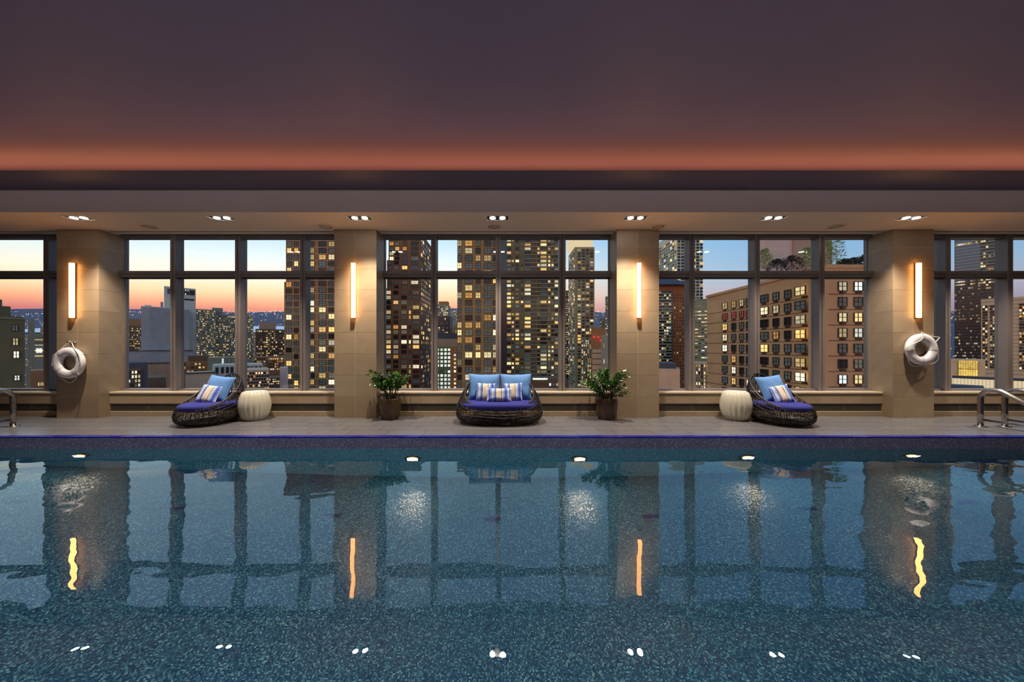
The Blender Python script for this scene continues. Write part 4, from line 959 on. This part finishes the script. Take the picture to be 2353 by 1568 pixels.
rf.face([(PX(1578, d) - t7.o.x, -4, zb), (PX(1578, d) - t7.o.x, 20, zb), (PX(1566, d) - t7.o.x, 8, zt)]); rf.face([(PX(1578, d) - t7.o.x, 20, zb), (PX(1496, d) - t7.o.x, 20, zb), (PX(1508, d) - t7.o.x, 8, zt), (PX(1566, d) - t7.o.x, 8, zt)])
rf.build('hip_roof', roof_dark, t7.t)
t7.small(1517, 1544, 672, 840, 5.6, 6.8, 4.2, 3.4, 0.3, 0.25, -3); t7.small(1550, 1580, 678, 892, 6.6, 7.4, 2.2, 3.2, 0.12, 0.12)
for i in range(25):
    z = PZ(675.5 + 6.8 * i, 297) - ZG; cx_ = PX(1526, 297) - t7.o.x; rw_ = 19 * 297 / F
    MB().grid([[(cx_ + rw_ * math.cos(PI + PI * q / 8), -3 - 2.2 * math.sin(PI * q / 8), zz) for q in range(9)] for zz in (z - 0.35, z + 0.35)]).build('balcony', band_pale, t7.t)
b = Bld('flat_beige_block', 'blank beige rooftop block at lower left of the right window', 1500, 1562, 848, 105, beige_b, 12); b.block(1500, 1553, 836, 849, roof_dark, 'roof_deck', 2, 10)
t8 = Bld('striped_office_slab', 'office slab with thin horizontal stripes and lit floors', 1590, 1652, 687, 250, tone('slab_grey', (104, 100, 92)), 20)
for i in range(34):
    y = 693 + 4.1 * i; t8.strip(1590, 1652, y, 1.1, band_pale, 'floor_band', 0.35)
t8.small(1600, 1640, 716, 826, 7.5, 8.2, 7, 2.8, 0.42, 0.35)
b = Bld('beige_grid_block', 'beige block with a grid of narrow yellow windows', 1586, 1652, 834, 130, beige_b, 14)
for j in range(7):
    for i in range(7): b.window(1601 + i * 6, 841 + j * 8.3, 2.6, 6.2, b.rr.choice('LLKD'), 0, False)
# big tan brick apartment block: front wing parallel to us, side wall running away
d0 = 62.0; FLR = 35.6 * d0 / F
t9 = Bld('tan_brick_apartments', 'large tan brick apartment block filling the right window', 1905, 2055, 614, d0, brick_tan, 37.0, radial=False)
x0 = t9.x0 - t9.o.x; zrow0 = PZ(658.5, d0) - ZG
t9.block(1899, 2055, 608, 616, brick_tan, 'parapet', -0.15, 0.5)
MB().box(x0 - 0.3, x0 + 0.35, 0.36, 37.2, PZ(616, d0) - ZG, PZ(608, d0) - ZG).build('parapet', brick_tan, t9.t)
ac = MB().box(-0.55, 0.55, -0.3, 0, -0.16, 0.16).mesh('air_conditioner', win_frame)
rowsR = ['LW', 'CC', 'LL', 'LW', 'CC', 'KD', 'WL', 'KL']
for j, st in enumerate(rowsR):
    for (px_, s_) in ((1935, st[0]), (1971, st[1]), (2007, 'C'), (2043, 'L')):
        t9.window(px_, 658.5 + 35.6 * j, 18.5, 19, s_); put('air_conditioner', ac, t9.t, (PX(px_, d0) - t9.o.x, 0, PZ(658.5 + 35.6 * j + 14, d0) - ZG))
    t9.strip(1905, 2055, 676 + 35.6 * j, 1.6, brick_dark, 'string_course', 0.1)
    MB().box(x0 - 0.1, x0, 0, 37, PZ(676.8 + 35.6 * j, d0) - ZG, PZ(675.2 + 35.6 * j, d0) - ZG).build('string_course', brick_dark, t9.t)
def side_y(px): return (PX(1905, d0)) * F / (px - CX) - d0
MB().box(x0 - 0.9, x0, 0.0, side_y(1868), 0, PZ(616, d0) - ZG).build('corner_pier', brick_tan, t9.t)
cols = [(1850, 27), (1811, 16), (1784, 15), (1757, 20), (1720, 9), (1705, 11), (1687, 11), (1666.5, 13)]
pat = ['LCCCCLLL', 'CCLLRRRR', 'LKKKKCKL', 'LKLCKCCL', 'CCCLKCKL', 'LCCKKKLC', 'LCCKCKLC', 'LKLKLKLC', 'LKCKKLKK']
for c, (px_, w_) in enumerate(cols):
    yy = side_y(px_); dm = d0 + yy; wm = abs(side_y(px_ - w_ / 2) - side_y(px_ + w_ / 2)) * 0.86
    for j in range(9):
        me = t9.wmesh(wm, 1.62, pat[j][c], '-x'); put('window', me, t9.t, (x0 - (0.9 if c == 0 else 0.0), yy, zrow0 - FLR * j))
        MB().box(x0 - 0.3, x0, yy - 0.5, yy + 0.5, zrow0 - FLR * j - 1.35, zrow0 - FLR * j - 1.0).build('air_conditioner', win_frame, t9.t)
ph = Bld('pink_penthouse', 'windowless mauve penthouse rising above the tan apartments', 1825, 1912, 530, 82, mauve_b, 9, radial=False, zb=PZ(613.9, 62))
MB().box(ph.x0 - ph.o.x - 8, ph.x0 - ph.o.x, 0.6, 2.6, 0, PZ(530, 82) - ph.zb).build('front_wing', pink_b, ph.t)
def shrub(x, y, zb, h, w_, mt, name, label, cat, n, trunk=False, grp='rooftop garden plants'):
    t_ = thing(name, label, cat, (x, y, zb), 0, grp); r2 = random.Random(label); mb = MB()
    for i in range(n):
        if trunk:
            u = r2.random() ** 0.8; a = r2.uniform(0, 6.28); rr_ = w_ * (0.25 + 0.75 * math.sin(PI * (0.15 + 0.8 * u))) * r2.random() ** 0.5; c = Vector((rr_ * math.cos(a), rr_ * math.sin(a), h * (0.15 + 0.85 * u)))
        else:
            a = r2.uniform(0, 6.28); e = r2.random() ** 0.7 * PI / 2; q = r2.uniform(0.7, 1.0); c = Vector((w_ * q * math.cos(a) * math.cos(e), w_ * q * math.sin(a) * math.cos(e), h * q * math.sin(e)))
        s_ = r2.uniform(0.12, 0.26); u_ = Vector((r2.uniform(-1, 1), r2.uniform(-1, 1), r2.uniform(-1, 1))).normalized(); v_ = u_.orthogonal().normalized()
        mb.face([c - u_ * s_, c + v_ * s_ * 0.6, c + u_ * s_, c - v_ * s_ * 0.6])
    f = mb.build('foliage', mt, t_); f['kind'] = 'stuff'
    tk = MB(); tk.tube([(0, 0, 0), (0.05 * h / 4, 0, h * 0.5), (0, 0, h * 0.9)], 0.09 if trunk else 0.05, 6, taper=lambda s_: 1 - 0.8 * s_)
    for q in range(5):
        a = q * 1.3; tk.tube([(0, 0, h * (0.2 + 0.1 * q)), (w_ * 0.5 * math.cos(a), w_ * 0.5 * math.sin(a), h * (0.35 + 0.12 * q))], 0.035, 4)
    tk.build('stems', bark_m if trunk else win_frame, t_)
zr = PZ(613.8, d0)
for (px_, dd, h, w_, kind, lab) in ((1757, 66, 4.6, 1.3, 'b', 'pale birch at the left end of the roof garden'), (1786, 66, 2.6, 2.0, 's', 'dark red shrub right of the leftmost birch'), (1818, 66, 3.3, 2.3, 's', 'large dark red shrub before the penthouse'),
                                 (1853, 65, 4.6, 1.6, 'b', 'pale birch before the penthouse corner'), (1899, 65, 6.0, 1.4, 'b', 'birch beside the penthouse right edge'), (1921, 65, 7.4, 1.6, 'b', 'tallest birch against the sky in the roof garden'),
                                 (1940, 65, 2.4, 1.9, 's', 'dark shrub right of the tallest birch'), (1962, 65, 2.6, 1.9, 's', 'dark shrub second from the right pillar'), (1986, 65, 3.2, 2.0, 's', 'dark shrub closest to the right pillar')):
    shrub(PX(px_, dd), dd, zr, h, w_, birch_m if kind == 'b' else shrub_m, 'birch_tree' if kind == 'b' else 'garden_shrub', lab, 'tree' if kind == 'b' else 'shrub', 700 if kind == 'b' else 900, kind == 'b')

# ---- panes at the right edge
t10 = Bld('striped_glass_tower', 'dark glass tower with horizontal stripes at the right edge', 2191, 2310, 534, 190, glass_d, 40); t10.block(2193, 2252, 535, 640, glass_b, 'pale_glass_wing', -0.5, 8)
for i in range(40): t10.strip(2191, 2309.5, 552 + 7.2 * i, 1.2, band_pale if i < 14 else brick_dark, 'floor_band', 0.7)
t10.small(2196, 2300, 556, 562, 6, 7.2, 5.4, 3.6, 0.8, 0.1, -0.55); t10.small(2250, 2300, 570, 700, 6, 7.2, 5.4, 3.6, 0.14, 0.06, 0, dark=False); t10.small(2196, 2300, 644, 652, 6, 7.2, 5.4, 3.6, 0.7, 0.2, -0.55); t10.small(2194, 2250, 660, 850, 4.6, 7.2, 3.6, 3.2, 0.20, 0.14, 0, dark=False)
t11 = Bld('beige_stone_block', 'beige stone office with paired windows at the right edge', 2250, 2420, 683, 150, beige_b, 30)
for i in range(22): t11.strip(2250, 2420, 690 + 9 * i, 0.7, brick_dark, 'joint_line', 0.05)
for j in range(23):
    for x in (2257, 2263.5, 2275.5, 2282, 2345, 2352, 2364): t11.window(x, 701 + 6.6 * j, 5, 4.2, t11.rr.choice('KKKLLKC'), 0, False)
t12 = Bld('gold_glass_lobby', 'low block with gold glowing glass at the right edge', 2140, 2262, 826, 140, beige_b, 16); t12.strip(2202, 2246, 838, 18, gold_m, 'glass_band', 0.3); t12.strip(2202, 2246, 856, 14, gold_m, 'glass_band', 0.3)
for i in range(9): t12.strip(2202 + i * 5.4, 2202.8 + i * 5.4, 847, 34, brick_dark, 'glazing_bar', 0.5)
b = Bld('lit_canopy_hall', 'long low hall with glowing cream facade at the right edge', 2180, 2420, 874, 110, crown_m, 10); b.strip(2180, 2420, 871, 6, roof_dark, 'roof_edge', 0.6)
for i in range(26): b.strip(2184 + i * 9, 2184.8 + i * 9, 886, 24, beige_b, 'fin', 0.3)
b = Bld('dark_slope_roof', 'dark roof in front of the glowing hall', 2130, 2260, 888, 80, roof_dark, 8)
